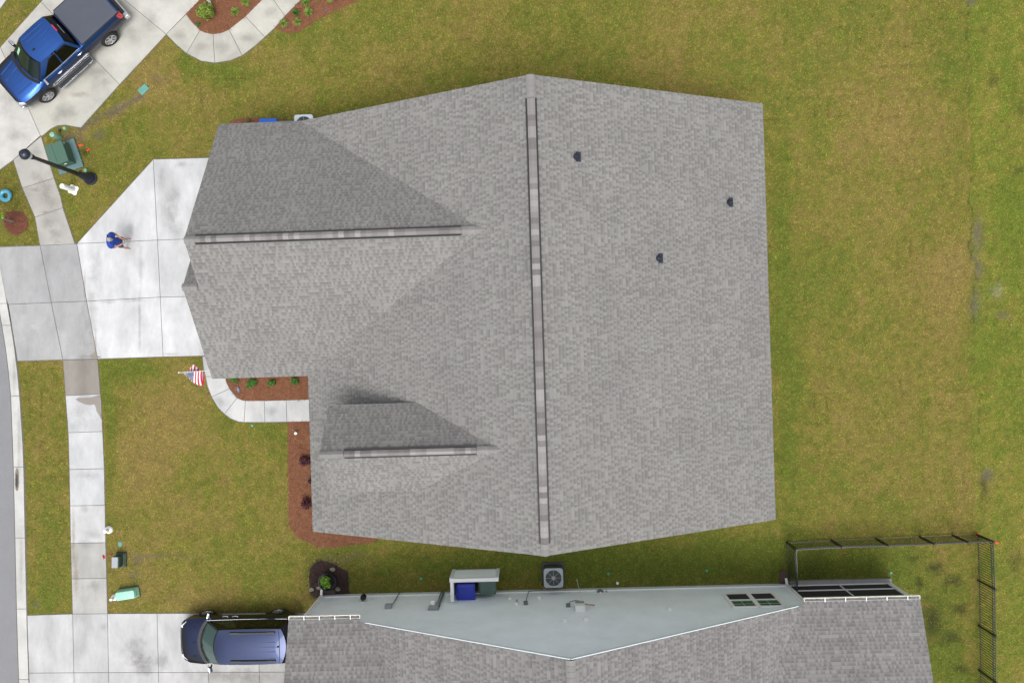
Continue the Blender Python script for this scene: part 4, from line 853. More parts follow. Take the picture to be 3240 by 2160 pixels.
# ---- minivan
vf, vr = P(656, 1943, .36), P(880, 1939.5, .36)
hdg = (vf-vr).to_2d(); ang = math.pi+TH*.9; WB = hdg.length; lat = Vector((-math.sin(ang), math.cos(ang), 0)); mid = (vf+vr)/2+lat*.93; mid.z = .03
van = empty('minivan', mid, ang, 'dark blue minivan with roof rails parked nose to the street on the lower driveway', 'minivan')
SV = WB/3.08; van.scale = (SV,)*3
def vb(w, zb, zm, zs, zt, cr, wt): return [(0, zb), (w*.9, zb), (w*.98, zb+.12), (w, zm), (w*.985, zs), (wt, zt-.03), (wt-.06, zt), (wt*.5, zt+cr*.8), (0, zt+cr)]
st = [(2.56, vb(.55, .36, .52, .66, .70, .02, .46)), (2.50, vb(.72, .28, .52, .70, .78, .03, .62)), (2.36, vb(.86, .24, .54, .78, .87, .05, .72)), (2.1, vb(.95, .22, .56, .86, .95, .06, .80)), (1.54, vb(.99, .22, .6, .93, 1.02, .06, .86)), (1.2, vb(.985, .22, .62, .96, 1.06, .05, .89)), (.4, vb(.985, .22, .62, .98, 1.10, 0, .93)), (-1.54, vb(.99, .24, .64, 1.0, 1.12, 0, .93)), (-2.3, vb(.95, .28, .66, 1.0, 1.10, 0, .86)), (-2.5, vb(.86, .34, .66, .98, 1.08, 0, .78)), (-2.56, vb(.78, .40, .64, .92, 1.02, 0, .7))]
body = loft_body(st).build('body', 'van_blue', van); cut_arches(body, (1.54, -1.54), .43, .37, 1.0)
mb = MB()
for x in (1.54, -1.54):
    for sg in (-1, 1): mb.lathe((x, sg*.70, .36), [(.39, -.12), (.39, .1), (0, .1)], 28, 0, M=Matrix.Rotation(R(90*sg), 3, 'X'))
mb.box((0, 0, .28), (4.4, 1.5, .10)); mb.build('underbody', 'black', van)
for x in (1.54, -1.54):
    for sg in (-1, 1): wheel(van, x, sg*.895, .35, .22, sg, seed=.5+x, spokes=7)
cab = Cab(1.05, 1.71, (1.55, .72), (-2.46, -2.28), (.93, .735), fb=(.34, .22), rb=(.22, .20), crown=.06)
cab.shell().build('cab', 'van_blue', van)
cab.patch(cab.front, -.93, .93, .08, .95, off=.010).build('windshield', 'van_glass', van)
cab.patch(cab.rear, -.8, .8, .2, .9, off=.010).build('rear_window', 'tint_glass', van)
for sg in (1, -1):
    cab.side_patch(sg, .70, .985, .10, .84, 0, .17).build('window', 'car_glass', van); cab.side_patch(sg, .40, .685, .10, .84, 0, 0).build('window', 'tint_glass', van); cab.side_patch(sg, .03, .385, .12, .82, .05, 0).build('window', 'tint_glass', van)
    mb = MB(); q = [cab.side(g, .03, sg, .014) for g in (.02, .3, .6, .85, 1.03)]
    for a, b in zip(q[:-1], q[1:]): mb.bar(a, b, .012, .017)
    mb.build('window_trim', 'chrome', van)
    mb = MB(); mb.bar((-1.05, sg*.995, .50), (.98, sg*.995, .50), .02, .035); mb.build('side_moulding', 'chrome', van)
    for x in (.52, .10):
        p = Vector((x, sg*.99, .93)); mb = MB(); mb.tube([p+Vector((-.12, 0, -.01)), p+Vector((-.07, sg*.035, .01)), p+Vector((.07, sg*.035, .01)), p+Vector((.12, 0, -.01))], .022, 8); mb.build('door_handle', 'chrome', van)
    mb = MB(); c = Vector((1.13, sg*1.14, 1.12)); mb.box(c, (.10, .24, .17), rot=sg*.22); m_ = mb.build('mirror', 'van_blue', van, bevel=.035); mb = MB(); mb.box(c+Vector((.04, 0, .02)), (.05, .235, .15), rot=sg*.22); mb.build('mirror_cap', 'chrome', m_, bevel=.02)
    mb = MB(); mb.bar((1.1, sg*.93, 1.06), (1.11, sg*1.05, 1.09), .06, .04); mb.build('mirror_arm', 'black', m_)
    mb = MB(); y = .585; mb.bar((-1.85, sg*y, 1.755), (.05, sg*y, 1.765), .085, .05); r_ = mb.build('roof_rail', 'rail_black', van, bevel=.02)
    mb = MB(); mb.bar((-1.5, sg*y, 1.79), (-.35, sg*y, 1.795), .03, .03); mb.build('crossbar', 'step_grey', r_)
    mb = MB(); mb.box((2.27, sg*.72, .80), (.46, .13, .13), rot=-sg*.62); mb.build('headlight', 'head_glass', van, bevel=.03)
    mb = MB(); mb.box((2.12, sg*.84, .83), (.10, .05, .06), rot=-sg*.3); mb.build('marker_light', 'tail_red', van, bevel=.01)
    mb = MB(); mb.box((-2.38, sg*.84, 1.02), (.2, .14, .36)); mb.build('taillight', 'tail_red', van, bevel=.03)
    for x in (1.02, .30, -.92): mb = MB(); mb.bar((x, sg*.99, .34), (x-.02, sg*.97, 1.04), .009, .012); mb.build('door_gap', 'black', van)
mb = MB()
for y in (-.2, 0, .2, -.47, .47):
    z = cab.zt+cab.crown*(1-(y/.70)**2); mb.bar((-1.85, y, z-.007), (-.25 if abs(y) < .4 else .0, y, z-.005), .010, .012)
mb.build('roof_groove', 'rail_black', van)
mb = MB(); pts_ = [Vector((-2.02+.03*(e*e), e*.70, cab.zt+cab.crown*(1-e*e)*.93+.001)) for e in [-1+.2*i for i in range(11)]]
for a, b in zip(pts_[:-1], pts_[1:]): mb.bar(a, b, .016, .012)
mb.build('liftgate_gap', 'black', van)
mb = MB(); mb.box((-1.96, 0, 1.785), (.09, .05, .05)); mb.build('antenna', 'van_blue', van, bevel=.015)
mb = MB()
for y0, y1 in ((0, 0), (.62, .50), (-.62, -.50)): mb.bar((1.75, y0, 1.088-abs(y0)*.06), (2.44, y1, .845-abs(y1)*.05), .012, .01)
mb.build('hood_crease', 'black', van)
mb = MB()
for i in range(10):
    e0, e1 = -1+2*i/10, -1+2*(i+1)/10; mb.bar(cab.front(e0*.98, 0, .05)+Vector((0, 0, .035)), cab.front(e1*.98, 0, .05)+Vector((0, 0, .035)), .12, .03)
mb.build('cowl', 'black', van)
for y0, y1 in ((.68, .05), (-.02, -.66)):
    mb = MB(); mb.tube([cab.front(y0, .06, .03), cab.front((y0+y1)/2, .13, .03), cab.front(y1, .16, .03)], .012, 6); mb.build('wiper', 'black', van)
mb = MB()
for y in (-.38, .38): mb.box((.35, y, 1.12), (.5, .5, .3)); mb.box((.08, y, 1.35), (.14, .48, .55))
mb.build('seat', 'seat_grey', van, bevel=.04)
mb = MB(); mb.box((2.52, 0, .42), (.12, 1.25, .22)); mb.build('front_bumper', 'dark_grey', van, bevel=.05)

# ------------------------------------------------------------------ street lamp, utility boxes, posts
b0 = P(288.4, 566, 0); hl = 4.92
lamp = empty('street_lamp', b0, 0, 'tall black street lamp with round dark head beside the sidewalk', 'street lamp')
mb = MB(); mb.lathe((0, 0, 0), [(.29, 0), (.29, .08), (.25, .12), (.24, .30), (.21, .34), (.20, .42), (.15, .55), (.145, .85), (.12, .95), (.115, 1.05)], 28); mb.build('base', 'lamp_navy', lamp)
mb = MB(); n = 16
rows = []
for z in (1.0, 2.2, 3.4, 4.25):
    k = .092-.026*(z-1)/3.3; rows.append([Vector(((k*(1+.06*(j % 2)))*math.cos(2*math.pi*j/32), (k*(1+.06*(j % 2)))*math.sin(2*math.pi*j/32), z)) for j in range(32)])
mb.grid(rows, 0, close_u=True); mb.lathe((0, 0, 4.2), [(.08, 0), (.105, .03), (.105, .08), (.075, .12), (.09, .2)], 20); mb.build('pole', 'lamp_black', lamp)
mb = MB(); mb.lathe((0, 0, 4.4), [(.09, 0), (.15, .06), (.17, .2), (.16, .3)], 24); mb.build('globe', 'lamp_glass', lamp)
mb = MB(); mb.lathe((0, 0, 4.68), [(.16, -.01), (.215, 0), (.22, .035), (.2, .06), (.19, .10), (.16, .16), (.10, .20), (.05, .215), (.04, .25), (0, .26)], 32); mb.build('cap', 'lamp_navy', lamp)
# transformer
zt = .72; A = [P(140, 464, zt), P(194.6, 444, zt), P(218, 507.7, zt), P(163, 528, zt)]
cx = sum(A, Vector())/4; e1 = (A[1]-A[0]); ra = math.atan2(e1.y, e1.x); w_, l_ = e1.length, (A[2]-A[1]).length
tr = empty('transformer', (cx.x, cx.y, 0), ra, 'green pad mounted transformer box by the sidewalk and street lamp', 'transformer')
mb = MB(); mb.box((0, 0, .13+.295), (w_, l_, .59)); mb.build('cabinet', 'util_green', tr, bevel=.012)
mb = MB(); mb.box((-w_*.30, 0, .722), (w_*.38, l_*1.01, .02)); mb.box((w_*.2, 0, .724), (w_*.59, l_*1.01, .024)); mb.build('lid', 'util_green', tr, bevel=.006)
mb = MB(); mb.box((.09, -.02, .06), (w_+.34, l_+.40, .13)); mb.build('pad', 'pad_teal', tr, bevel=.03)
mb = MB(); mb.box((w_*.15, -l_/2-.005, .5), (.12, .012, .05)); mb.box((w_/2+.004, l_*.4, .6), (.012, .06, .05)); mb.build('plate', 'white_plastic', tr)
# posts
def post(name, bu, bv, h, r, m, label, skirt=None, group=None):
    o = empty(name, P(bu, bv), 0, label, 'marker post', group); mb = MB(); mb.lathe((0, 0, 0), [(r, 0), (r, h-r*.35), (r*.9, h-r*.12), (r*.6, h), (0, h+.01)], 24); mb.build('post', m, o)
    if skirt: mb = MB(); mb.prism([Vector((skirt*math.cos(a)*(1+.18*math.sin(4*a)), skirt*math.sin(a)*(1+.18*math.sin(4*a)))) for a in np.linspace(0, 6.283, 24)[:-1]], 0, .035); mb.build('skirt', m, o)
    return o
post('marker_post', 191, 437.5, .66, .115, 'bollard_green', 'light green round topped post beside the transformer')
post('marker_post', 233, 601, .92, .115, 'white_plastic', 'white round topped post on a skirt below the street lamp', skirt=.22)
def dome(u, v, label, m='white_plastic', k=1.):
    o = empty('utility_dome', P(u, v), 0, label, 'utility dome', 'white utility domes by the sidewalk'); mb = MB()
    mb.lathe((0, 0, 0), [(.175*k, 0), (.175*k, .06), (.155*k, .10), (.12*k, .14)], 24); mb.build('collar', 'grey_box' if m == 'g' else 'white_plastic', o); mb = MB(); mb.lathe((0, 0, .13), [(.085*k, 0), (.085*k, .22), (.07*k, .25), (0, .255)], 20); mb.build('cap', 'white_plastic', o)
dome(346, 1674.5, 'white round utility dome at the sidewalk edge by the oval lid'); dome(364, 1888, 'white round utility dome touching the mint green cabinet', k=.85)
def disc(name, u, v, r, z, m, label, cat, ry=None, rot=0., group=None):
    mb = MB(); ry = ry or r; c = P(u, v); pts = [Vector((r*math.cos(a)*math.cos(rot)-ry*math.sin(a)*math.sin(rot), r*math.cos(a)*math.sin(rot)+ry*math.sin(a)*math.cos(rot))) for a in np.linspace(0, 2*math.pi, 25)[:-1]]
    mb.prism(pts, -.01, z*.7); mb.prism([p*.82 for p in pts], z*.7, z); mb.box((0, 0, z+.004), (r*.3, r*.16, .008)); o = mb.build(name, m, loc=(c.x, c.y, 0)); return tag(o, label, cat, group)
disc('valve_cover', 381, 1720, .095, .04, 'teal_lid', 'teal oval valve lid in the front lawn by the sidewalk', 'lid', ry=.125)
disc('valve_cover', 206, 407, .075, .08, 'bollard_green', 'small green round cap in the grass above the green post', 'lid'); disc('valve_cover', 273, 540, .08, .10, 'bollard_green', 'small green round cap touching the street lamp base', 'lid')
disc('valve_cover', 190, 413, .07, .05, 'lamp_navy', 'dark round cap on bare soil above the green post', 'lid'); disc('valve_cover', 255, 543, .06, .05, 'lamp_navy', 'dark small cap between the lamp pole and the transformer pad', 'lid')
for u, v, lb in ((1925, 1814, 'green sprinkler head in the grass above the gas meter'), (1333, 1829, 'green sprinkler head left of the white bin screen'), (2819, 1811, 'green sprinkler head inside the black fence'), (798, 1346, 'green sprinkler head just below the curved front path'), (983, 1926, 'green sprinkler head at the foot of the lower house corner'), (2236, 1804, 'green sprinkler head left of the black fence')):
    disc('sprinkler_head', u, v, .055, .03, 'teal_dot', lb, 'sprinkler', group='green sprinkler heads in the lawn')
disc('cleanout_cap', 1953.5, 1843, .06, .07, 'white_plastic', 'white round cleanout cap in the grass right of the gas meter', 'lid')
c = P(454.6, 284); mb = MB(); mb.box((0, 0, .025), (.46, .32, .05)); o = mb.build('valve_box', 'teal_lid', loc=c, bevel=.03); o.rotation_euler = (0, 0, R(42)); tag(o, 'teal rectangular valve box lid in the brown grass below the truck', 'lid')
# mint cabinet
zt = .46; A = [P(362, 1874, zt), P(421, 1865, zt), P(425, 1892, zt), P(370, 1903, zt)]; cx = sum(A, Vector())/4; e1 = A[1]-A[0]; ra = math.atan2(e1.y, e1.x); L_ = e1.length
mc = empty('utility_cabinet', (cx.x, cx.y, 0), ra, 'mint green low utility cabinet by the sidewalk', 'cabinet')
mb = MB(); q = []; 
def rrect(w, h, r, n=6):
    o = []
    for cx_, cy_, a0 in ((w/2-r, h/2-r, 0), (-w/2+r, h/2-r, 90), (-w/2+r, -h/2+r, 180), (w/2-r, -h/2+r, 270)):
        for i in range(n+1): a = R(a0+90*i/n); o.append(Vector((cx_+r*math.cos(a), cy_+r*math.sin(a))))
    return o
rows = [[Vector((p.x, p.y, z)) for p in rrect(L_+dw, .38+dw, .07)] for z, dw in ((.06, .06), (.40, .0), (.445, -.02), (.46, -.07))]
mb.grid(rows, 0, close_u=True); mb.cap(rows[-1], 0); mb.build('housing', 'mint', mc)
mb = MB(); mb.box((0, 0, .03), (L_+.10, .50, .07)); mb.build('skirt', 'util_dark', mc, bevel=.02)
mb = MB()
for y in (-.05, .05): mb.box((L_/2+.012, y, .28), (.012, .05, .035))
mb.build('lock', 'black', mc)
# small pedestal box
c = P(386, 1768); bx = empty('utility_box', c, -R(1), 'dark green utility box with pale top on a stepped base', 'utility box')
mb = MB(); mb.box((0, 0, .05), (.47, .66, .10)); mb.box((0, 0, .13), (.40, .58, .07)); mb.build('base', 'util_dark', bx, bevel=.015)
mb = MB(); mb.box((-.02, 0, .33), (.30, .48, .36)); mb.build('housing', 'util_dark', bx, bevel=.01); mb = MB(); mb.box((-.04, 0, .54), (.27, .48, .05)); mb.build('lid', 'grey_box', bx, bevel=.01)
# flags and ribbons
def flagmark(u, v, w, h, rot, m, label, cat='marker flag', z=.05):
    mb = MB(); c = P(u, v); rows = [[Vector((x*w-w/2, (y-.5)*h*(1-.5*x), z+.03*math.sin(5*x+2*y))) for x in (0, .33, .66, 1)] for y in (0, .5, 1)]
    mb.grid(rows); mb.tube([Vector((-w/2, 0, 0)), Vector((-w/2, 0, z+.06))], .006, 6); o = mb.build('marker_flag', m, loc=c); o.rotation_euler = (0, 0, rot); s = o.modifiers.new('s', 'SOLIDIFY'); s.thickness = .006; tag(o, label, cat)
flagmark(257, 459.5, .26, .13, 0, 'orange', 'long orange marker flag right of the transformer'); flagmark(280, 475, .15, .15, .6, 'orange', 'small orange marker flag on dark soil below the other'); flagmark(353.7, 1752, .10, .08, .3, 'red', 'small red flag left of the green utility box'); flagmark(331, 1760, .09, .22, .2, 'red', 'red ribbon lying on the sidewalk edge')
flagmark(3089, 1689, .14, .2, .4, 'orange', 'small orange ribbon at the foot of the fence corner post'); flagmark(3124, 1703, .22, .14, -.5, 'orange', 'larger orange ribbon outside the fence corner', z=.7)
# blue ring
c = P(21.7, 620); mb = MB(); rows = []
for i in range(36):
    a = 2*math.pi*i/36; rows.append([Vector((math.cos(a)*(.205+.095*math.cos(b)), math.sin(a)*(.205+.095*math.cos(b)), .09+.085*math.sin(b))) for b in [2*math.pi*j/14 for j in range(14)]])
mb.grid(rows, 0, close_u=True, close_v=True); tag(mb.build('blue_ring', 'ring_blue', loc=c), 'glossy blue ring with a round hole lying in the street lawn', 'ring')

# ------------------------------------------------------------------ bins, air conditioners, screen, gas meter
def bin_(u, v, z, m, mlid, label, rot=0., k=1., hinge=-1):
    c = P(u, v, z); o = empty('wheeled_bin', (c.x, c.y, 0), rot, label, 'bin'); o.scale = (k, k, k); h = z/k-.06
    mb = MB(); rows = [[Vector((p.x, p.y, zz)) for p in rrect(w, w2, .06, 4)] for zz, w, w2 in ((.02, .50, .52), (.5, .60, .62), (h, .70, .70))]; mb.grid(rows, 0, close_u=True); mb.cap(rows[0], 0, True); mb.build('body', m, o)
    mb = MB(); rows = [[Vector((p.x, p.y, zz)) for p in rrect(w, w2, .07, 4)] for zz, w, w2 in ((h-.03, .78, .78), (h+.02, .78, .78), (h+.055, .70, .68), (h+.06, .5, .5))]; mb.grid(rows, 0, close_u=True); mb.cap(rows[-1], 0)
    mb.bar((-.1, .16, h+.068), (.26, .20, h+.062), .03, .018); mb.bar((-.1, -.16, h+.068), (.26, -.20, h+.062), .03, .018); mb.box((-.12, 0, h+.066), (.05, .5, .014))
    mb.build('lid', mlid, o)
    mb = MB(); mb.tube([Vector((-.42, -.26, h)), Vector((-.42, .26, h))], .018, 8); mb.bar((-.42, -.26, h), (-.34, -.26, h), .03, .03); mb.bar((-.42, .26, h), (-.34, .26, h), .03, .03); mb.build('handle', m, o)
    for sg in (-1, 1): mb = MB(); mb.lathe((-.24, sg*.30, .11), [(.11, -.025), (.11, .025), (0, .026)], 18, 0, M=Matrix.Rotation(R(90), 3, 'X')); mb.build('wheel', 'black', o)
    return o
bin_(1474.5, 1875, 1.08, 'bin_blue', 'bin_blue', 'royal blue wheeled bin inside the white bin screen', TH)
bin_(1543, 1855, .92, 'bin_green', 'bin_green', 'grey green wheeled bin right of the blue one by the screen', TH, k=.92)
bin_(847, 403, 1.05, 'bin_sky', 'bin_sky', 'bright blue wheeled bin half hidden under the upper roof edge', TH-math.pi)
bin_(902, 408, .98, 'bin_green', 'bin_green', 'green wheeled bin under the upper eave between blue bin and air conditioner', TH, k=.95)
def ac(u, v, z, lid, label, fan):
    c = P(u, v, z); o = empty('air_conditioner', (c.x, c.y, 0), TH, label, 'air conditioner', 'air conditioner units beside the houses'); a = .84
    mb = MB(); mb.box((0, 0, .05), (a+.16, a+.16, .09)); mb.build('pad', 'ac_dark', o, bevel=.02)
    mb = MB(); mb.prism(rrect(a-.03, a-.03, .1), .09, z-.03)
    mb.build('case', 'ac_dark', o)
    rr = .345; mb = MB(); n = 64; th = [2*math.pi*i/n for i in range(n)]; sg_ = lambda q: math.copysign(abs(q)**.25, q)
    out = [Vector((a/2*sg_(math.cos(t)), a/2*sg_(math.sin(t)))) for t in th]; inn_ = [Vector((rr*math.cos(t), rr*math.sin(t))) for t in th]
    rows = [[Vector((p.x, p.y, z-.06)) for p in out], [Vector((p.x, p.y, z-.01)) for p in out], [Vector((p.x*.97, p.y*.97, z)) for p in out], [Vector((p.x, p.y, z-.005)) for p in inn_], [Vector((p.x, p.y, z-.16)) for p in inn_]]
    mb.grid(rows, 0, close_u=True); mb.build('lid', lid, o, sharp=30)
    mb = MB()
    for k in range(8): mb.bar((0, 0, z-.012), (rr*math.cos(k*math.pi/4), rr*math.sin(k*math.pi/4), z-.006), .014, .01)
    mb.lathe((0, 0, z-.03), [(.085, 0), (.085, .03), (0, .036)], 18); mb.build('grille', 'grey_box', o)
    mb = MB()
    for k in range(2):
        a0 = fan+k*math.pi; d = Vector((math.cos(a0), math.sin(a0), 0)); q = Vector((-d.y, d.x, 0)); p = lambda r, w, zz: d*r+q*w+Vector((0, 0, z-.11+zz))
        mb.grid([[p(.06, -.06, .02), p(.06, .06, -.02)], [p(.2, -.09, .035), p(.2, .09, -.03)], [p(.32, -.10, .04), p(.32, .10, -.03)]])
    mb.lathe((0, 0, z-.16), [(.06, 0), (.06, .08), (0, .085)], 14); mb.build('fan', 'steel', o); return o
ac(1751.4, 1828, .78, 'ac_lid', 'grey air conditioner on the grass between the two houses', R(112)); ac(961, 393, .78, 'ac_lid_pale', 'pale air conditioner half hidden under the upper roof edge', R(20))
# white L shaped bin screen
zt = 1.4; A, B = P(1425, 1836, zt), P(1575, 1829, zt); sa, ta = toST(A); sb, tb_ = toST(B)
bs = empty('bin_screen', H((sa+sb)/2, ta, 0), 0, 'white L shaped bin screen wall against the lower house', 'screen wall'); OF = -H((sa+sb)/2, ta, 0)
def bsb(mb, n, m, **k): o = mb.build(n, m, bs, **k); o.location = OF; return o
mb = MB(); mb.bar(H(sa, ta, zt/2), H(sb, ta, zt/2), .09, zt-.06); mb.bar(H(sa+.06, ta+.045, zt/2), H(sa+.06, tw-.06, zt/2), .09, zt-.06); bsb(mb, 'panel', 'siding_blue')
mb = MB(); mb.bar(H(sa-.03, ta, zt), H(sb+.03, ta, zt), .15, .05); mb.bar(H(sa+.06, ta+.075, zt+.002), H(sa+.06, tw-.06, zt+.002), .15, .05); bsb(mb, 'cap_rail', 'trim', bevel=.006)
for s_ in (sa+.02, sb-.04): mb = MB(); mb.box(H(s_, ta-.02, zt/2-.02), (.14, .15, zt-.05), rot=TH); bsb(mb, 'post', 'trim_blue', bevel=.006)
mb = MB(); mb.bar(H(sa, ta-.055, .09), H(sb, ta-.055, .09), .03, .16); mb.bar(H(sa, ta-.055, zt-.12), H(sb, ta-.055, zt-.12), .03, .12); bsb(mb, 'rail', 'trim_blue')
# gas meter
c = P(1897, 1866); gm = empty('gas_meter', c, TH, 'small grey gas meter with pipes beside the lower house wall', 'gas meter')
mb = MB(); mb.lathe((0, 0, .25), [(.08, 0), (.15, .05), (.16, .14), (.12, .22), (.05, .25)], 20); mb.build('body', 'pipe_grey', gm); mb = MB(); mb.lathe((0, .02, .49), [(.06, 0), (.06, .06), (.03, .07)], 14); mb.build('dial', 'white_plastic', gm)
mb = MB(); mb.tube([Vector((-.2, -.42, .5)), Vector((-.2, -.1, .5)), Vector((-.18, -.06, .45)), Vector((0, -.04, .42)), Vector((.28, -.04, .38)), Vector((.28, -.02, 0))], .025, 8); mb.lathe((.27, 0, .34), [(.07, 0), (.08, .04), (.05, .12), (.02, .14)], 12); mb.build('pipe', 'grey_box', gm)
mb = MB(); mb.tube([Vector((.30, .10, .1)), Vector((.26, .16, .4))], .014, 6); mb.build('riser', 'grey_box', gm)
# splash blocks
for (u, v, l, w, rot, lb) in ((1039, 1871.5, .62, .26, -.04, 'brown splash block at the downspout under the potted tree'), (2477, 1823, .30, .55, 0, 'brown splash block beside the fence and lower house corner')):
    c = P(u, v); mb = MB(); mb.box((0, 0, .035), (l, w, .05)); mb.box((0, w/2-.015, .075), (l, .03, .04)); mb.box((0, -w/2+.015, .075), (l, .03, .04)); mb.box((-l/2+.015 if l > w else 0, 0 if l > w else w/2-.05, .076), (.03, w, .035) if l > w else (l, .05, .035))
    o = mb.build('splash_block', 'brown_plastic', loc=c, bevel=.008); o.rotation_euler = (0, 0, rot); tag(o, lb, 'splash block')

# ------------------------------------------------------------------ black fences
FH = 1.3
def fence(label, posts, skip_first=False):
    p0 = P(*posts[0]); fe = empty('iron_fence', p0, 0, label, 'fence', 'black iron fences round the neighbour garden'); O = -p0
    base = [P(*q) for q in posts]
    for i, p in enumerate(base):
        if i == 0 and skip_first: continue
        mb = MB(); mb.box(p+O+Vector((0, 0, FH/2+.02)), (.07, .07, FH+.04), rot=TH); mb.box(p+O+Vector((0, 0, FH+.05)), (.09, .09, .025), rot=TH); mb.build('fence_post', 'fence_black', fe)
    for a, b in zip(base[:-1], base[1:]):
        mb = MB(); L = (b-a).length; n = max(2, int(L/.105))
        for k in range(1, n): p = a+(b-a)*k/n+O; mb.box(p+Vector((0, 0, FH/2+.03)), (.023, .023, FH-.08), rot=TH)
        mb.build('pickets', 'fence_black', fe)
        for z in (.14, FH-.20, FH-.02): mb = MB(); mb.bar(a+O+Vector((0, 0, z)), b+O+Vector((0, 0, z)), .032, .03); mb.build('rail', 'fence_rail', fe)
fence('black iron fence running across the lower back lawn above the screened porch', [(2489, 1715), (2628.5, 1707), (2770, 1702.5), (2909, 1697), (3013, 1692), (3089, 1689.5)])
fence('black iron fence running down the right side to the lower edge', [(3089, 1689.5), (3094, 1834), (3096, 1977), (3097, 2118), (3098, 2260)], True)
fence('short black iron fence joining the lower house corner to the lawn fence', [(2489, 1715), (2494, 1862)], True)

# ------------------------------------------------------------------ plants
def leaves(mb, c, rad, n, size, cols, r, up=.35, shell=.35):
    for _ in range(n):
        while True:
            d = Vector((r.uniform(-1, 1), r.uniform(-1, 1), r.uniform(-1, 1)))
            if shell < d.length < 1: break
        p = Vector(c)+Vector((d.x*rad[0], d.y*rad[1], d.z*rad[2])); nrm = (d+Vector((r.uniform(-.7, .7), r.uniform(-.7, .7), up+r.uniform(-.3, .6)))).normalized()
        a = nrm.orthogonal().normalized(); a = Matrix.Rotation(r.uniform(0, 6.28), 3, nrm) @ a; b = nrm.cross(a); s = size*r.uniform(.6, 1.3)
        col = r.choice(cols); f = r.uniform(.75, 1.25); col = tuple(x*f for x in col)
        mb.face([p-a*s, p+b*s*.42, p+a*s, p-b*s*.42], 0, col=col)
def shrub(name, u, v, rad, h, n, size, cols, label, cat='shrub', group=None, seed=1, lift=0., stems=5):
    r = random.Random(seed); c = P(u, v, h*.6+lift); o = empty(name, (c.x, c.y, 0), 0, label, cat, group); mb = MB()
    for k in range(6):
        a = r.uniform(0, 6.28); q = r.uniform(.2, .55); leaves(mb, (rad*q*math.cos(a), rad*q*math.sin(a), lift+h*r.uniform(.4, .65)), (rad*.62, rad*.62, h*.42), n//6, size, cols, r)
    mb.build('foliage', 'leaf', o, weld=False); mb = MB()
    for k in range(stems): a = r.uniform(0, 6.28); mb.tube([Vector((0, 0, 0)), Vector((.3*rad*math.cos(a), .3*rad*math.sin(a), h*.3+lift*.7)), Vector((.6*rad*math.cos(a), .6*rad*math.sin(a), h*.65+lift))], [.014, .01, .005], 6)
    mb.build('stem', 'stem', o); return o
GC = [(.035, .14, .015), (.06, .20, .02), (.025, .09, .012), (.10, .26, .03)]
for i, (u, v, r_, lb) in enumerate(((738, 1200, .24, 'green low shrub half under the garage eave by the path bend'), (796, 1214, .24, 'largest green round shrub second from the left in the path bed'), (860, 1212, .17, 'small green round shrub third from the left in the path bed'), (932, 1205, .18, 'small green round shrub nearest the house wall in the path bed'))):
    shrub('shrub', u, v, r_, .38, 420, .045, GC, lb, group='green shrubs in the path bed', seed=20+i)
RC = [(.05, .012, .022), (.09, .02, .03), (.03, .01, .018), (.12, .03, .035)]
for i, (u, v, r_, lb) in enumerate(((966, 1462, .30, 'dark purple bush upper in the red bed beside the roof'), (968, 1594, .30, 'dark purple bush lower in the red bed beside the roof'), (980, 1521, .16, 'tiny purple bush between the two larger ones'))):
    shrub('purple_bush', u, v, r_, .45, 420 if r_ > .2 else 160, .05, RC, lb, group='purple bushes in the red bed', seed=40+i)
YC = [(.22, .30, .03), (.12, .24, .03), (.30, .34, .05), (.07, .15, .02)]
shrub('shrub', 652, 36, .46, .8, 1100, .06, YC, 'yellow green round shrub at the top edge by the white house corner', seed=51)
shrub('shrub', 628, 76, .13, .2, 90, .04, GC, 'tiny green sprout at the mulch edge below the round shrub', seed=52)
shrub('shrub', 832, 380, .14, .22, 90, .04, GC, 'tiny green plant in mulch left of the bright blue bin', seed=53)
shrub('shrub', 787, 382, .10, .2, 60, .04, GC, 'smallest green plant in mulch along the upper garage eave', seed=54)
LC = [(.16, .30, .03), (.22, .36, .05), (.09, .22, .02), (.38, .42, .14)]
def lily(u, v, r_, label, seed, cols=LC):
    r = random.Random(seed); o = empty('daylily', P(u, v), 0, label, 'plant', 'daylily clumps in the upper beds'); mb = MB()
    for k in range(70):
        a = r.uniform(0, 6.28); L = r_*r.uniform(.6, 1.2); w = .014; c = r.choice(cols); d = Vector((math.cos(a), math.sin(a), 0)); q = Vector((-d.y, d.x, 0)); h = r.uniform(.15, .34)
        rows = [[d*(L*t)+q*(w*(1-t*t))*sg+Vector((0, 0, h*math.sin(min(1, t*1.15)*math.pi*.75))) for sg in (-1, 1)] for t in (.05, .3, .6, 1.)]
        mb.grid(rows, 0, smooth=False, col=c)
    mb.build('foliage', 'leaf', o, weld=False); mb = MB(); mb.lathe((0, 0, 0), [(.04, 0), (.03, .08), (0, .1)], 8); mb.build('crown', 'stem', o)
DC = [(.05, .18, .02), (.08, .24, .03), (.03, .12, .015)]
for i, (u, v, r_, lb, cl) in enumerate(((782, 11, .26, 'daylily clump at the top edge left of the curved path', LC), (749, 42, .23, 'daylily clump left of the path below another', LC), (971, 12, .24, 'daylily clump at the top right of the path above the pair', LC), (979, 43, .25, 'largest daylily clump right of the path', LC), (940, 46, .19, 'dark green daylily clump close to the path joint', DC), (902, 79, .22, 'lowest left daylily clump at the bed tip', LC), (944, 75, .20, 'yellowish daylily clump near the lawn edge', LC), (1007, -3, .2, 'pale daylily clump cut by the top edge', LC), (1048, 0, .24, 'rightmost daylily clump cut by the top edge', LC))):
    lily(u, v, r_, lb, 60+i, cl)
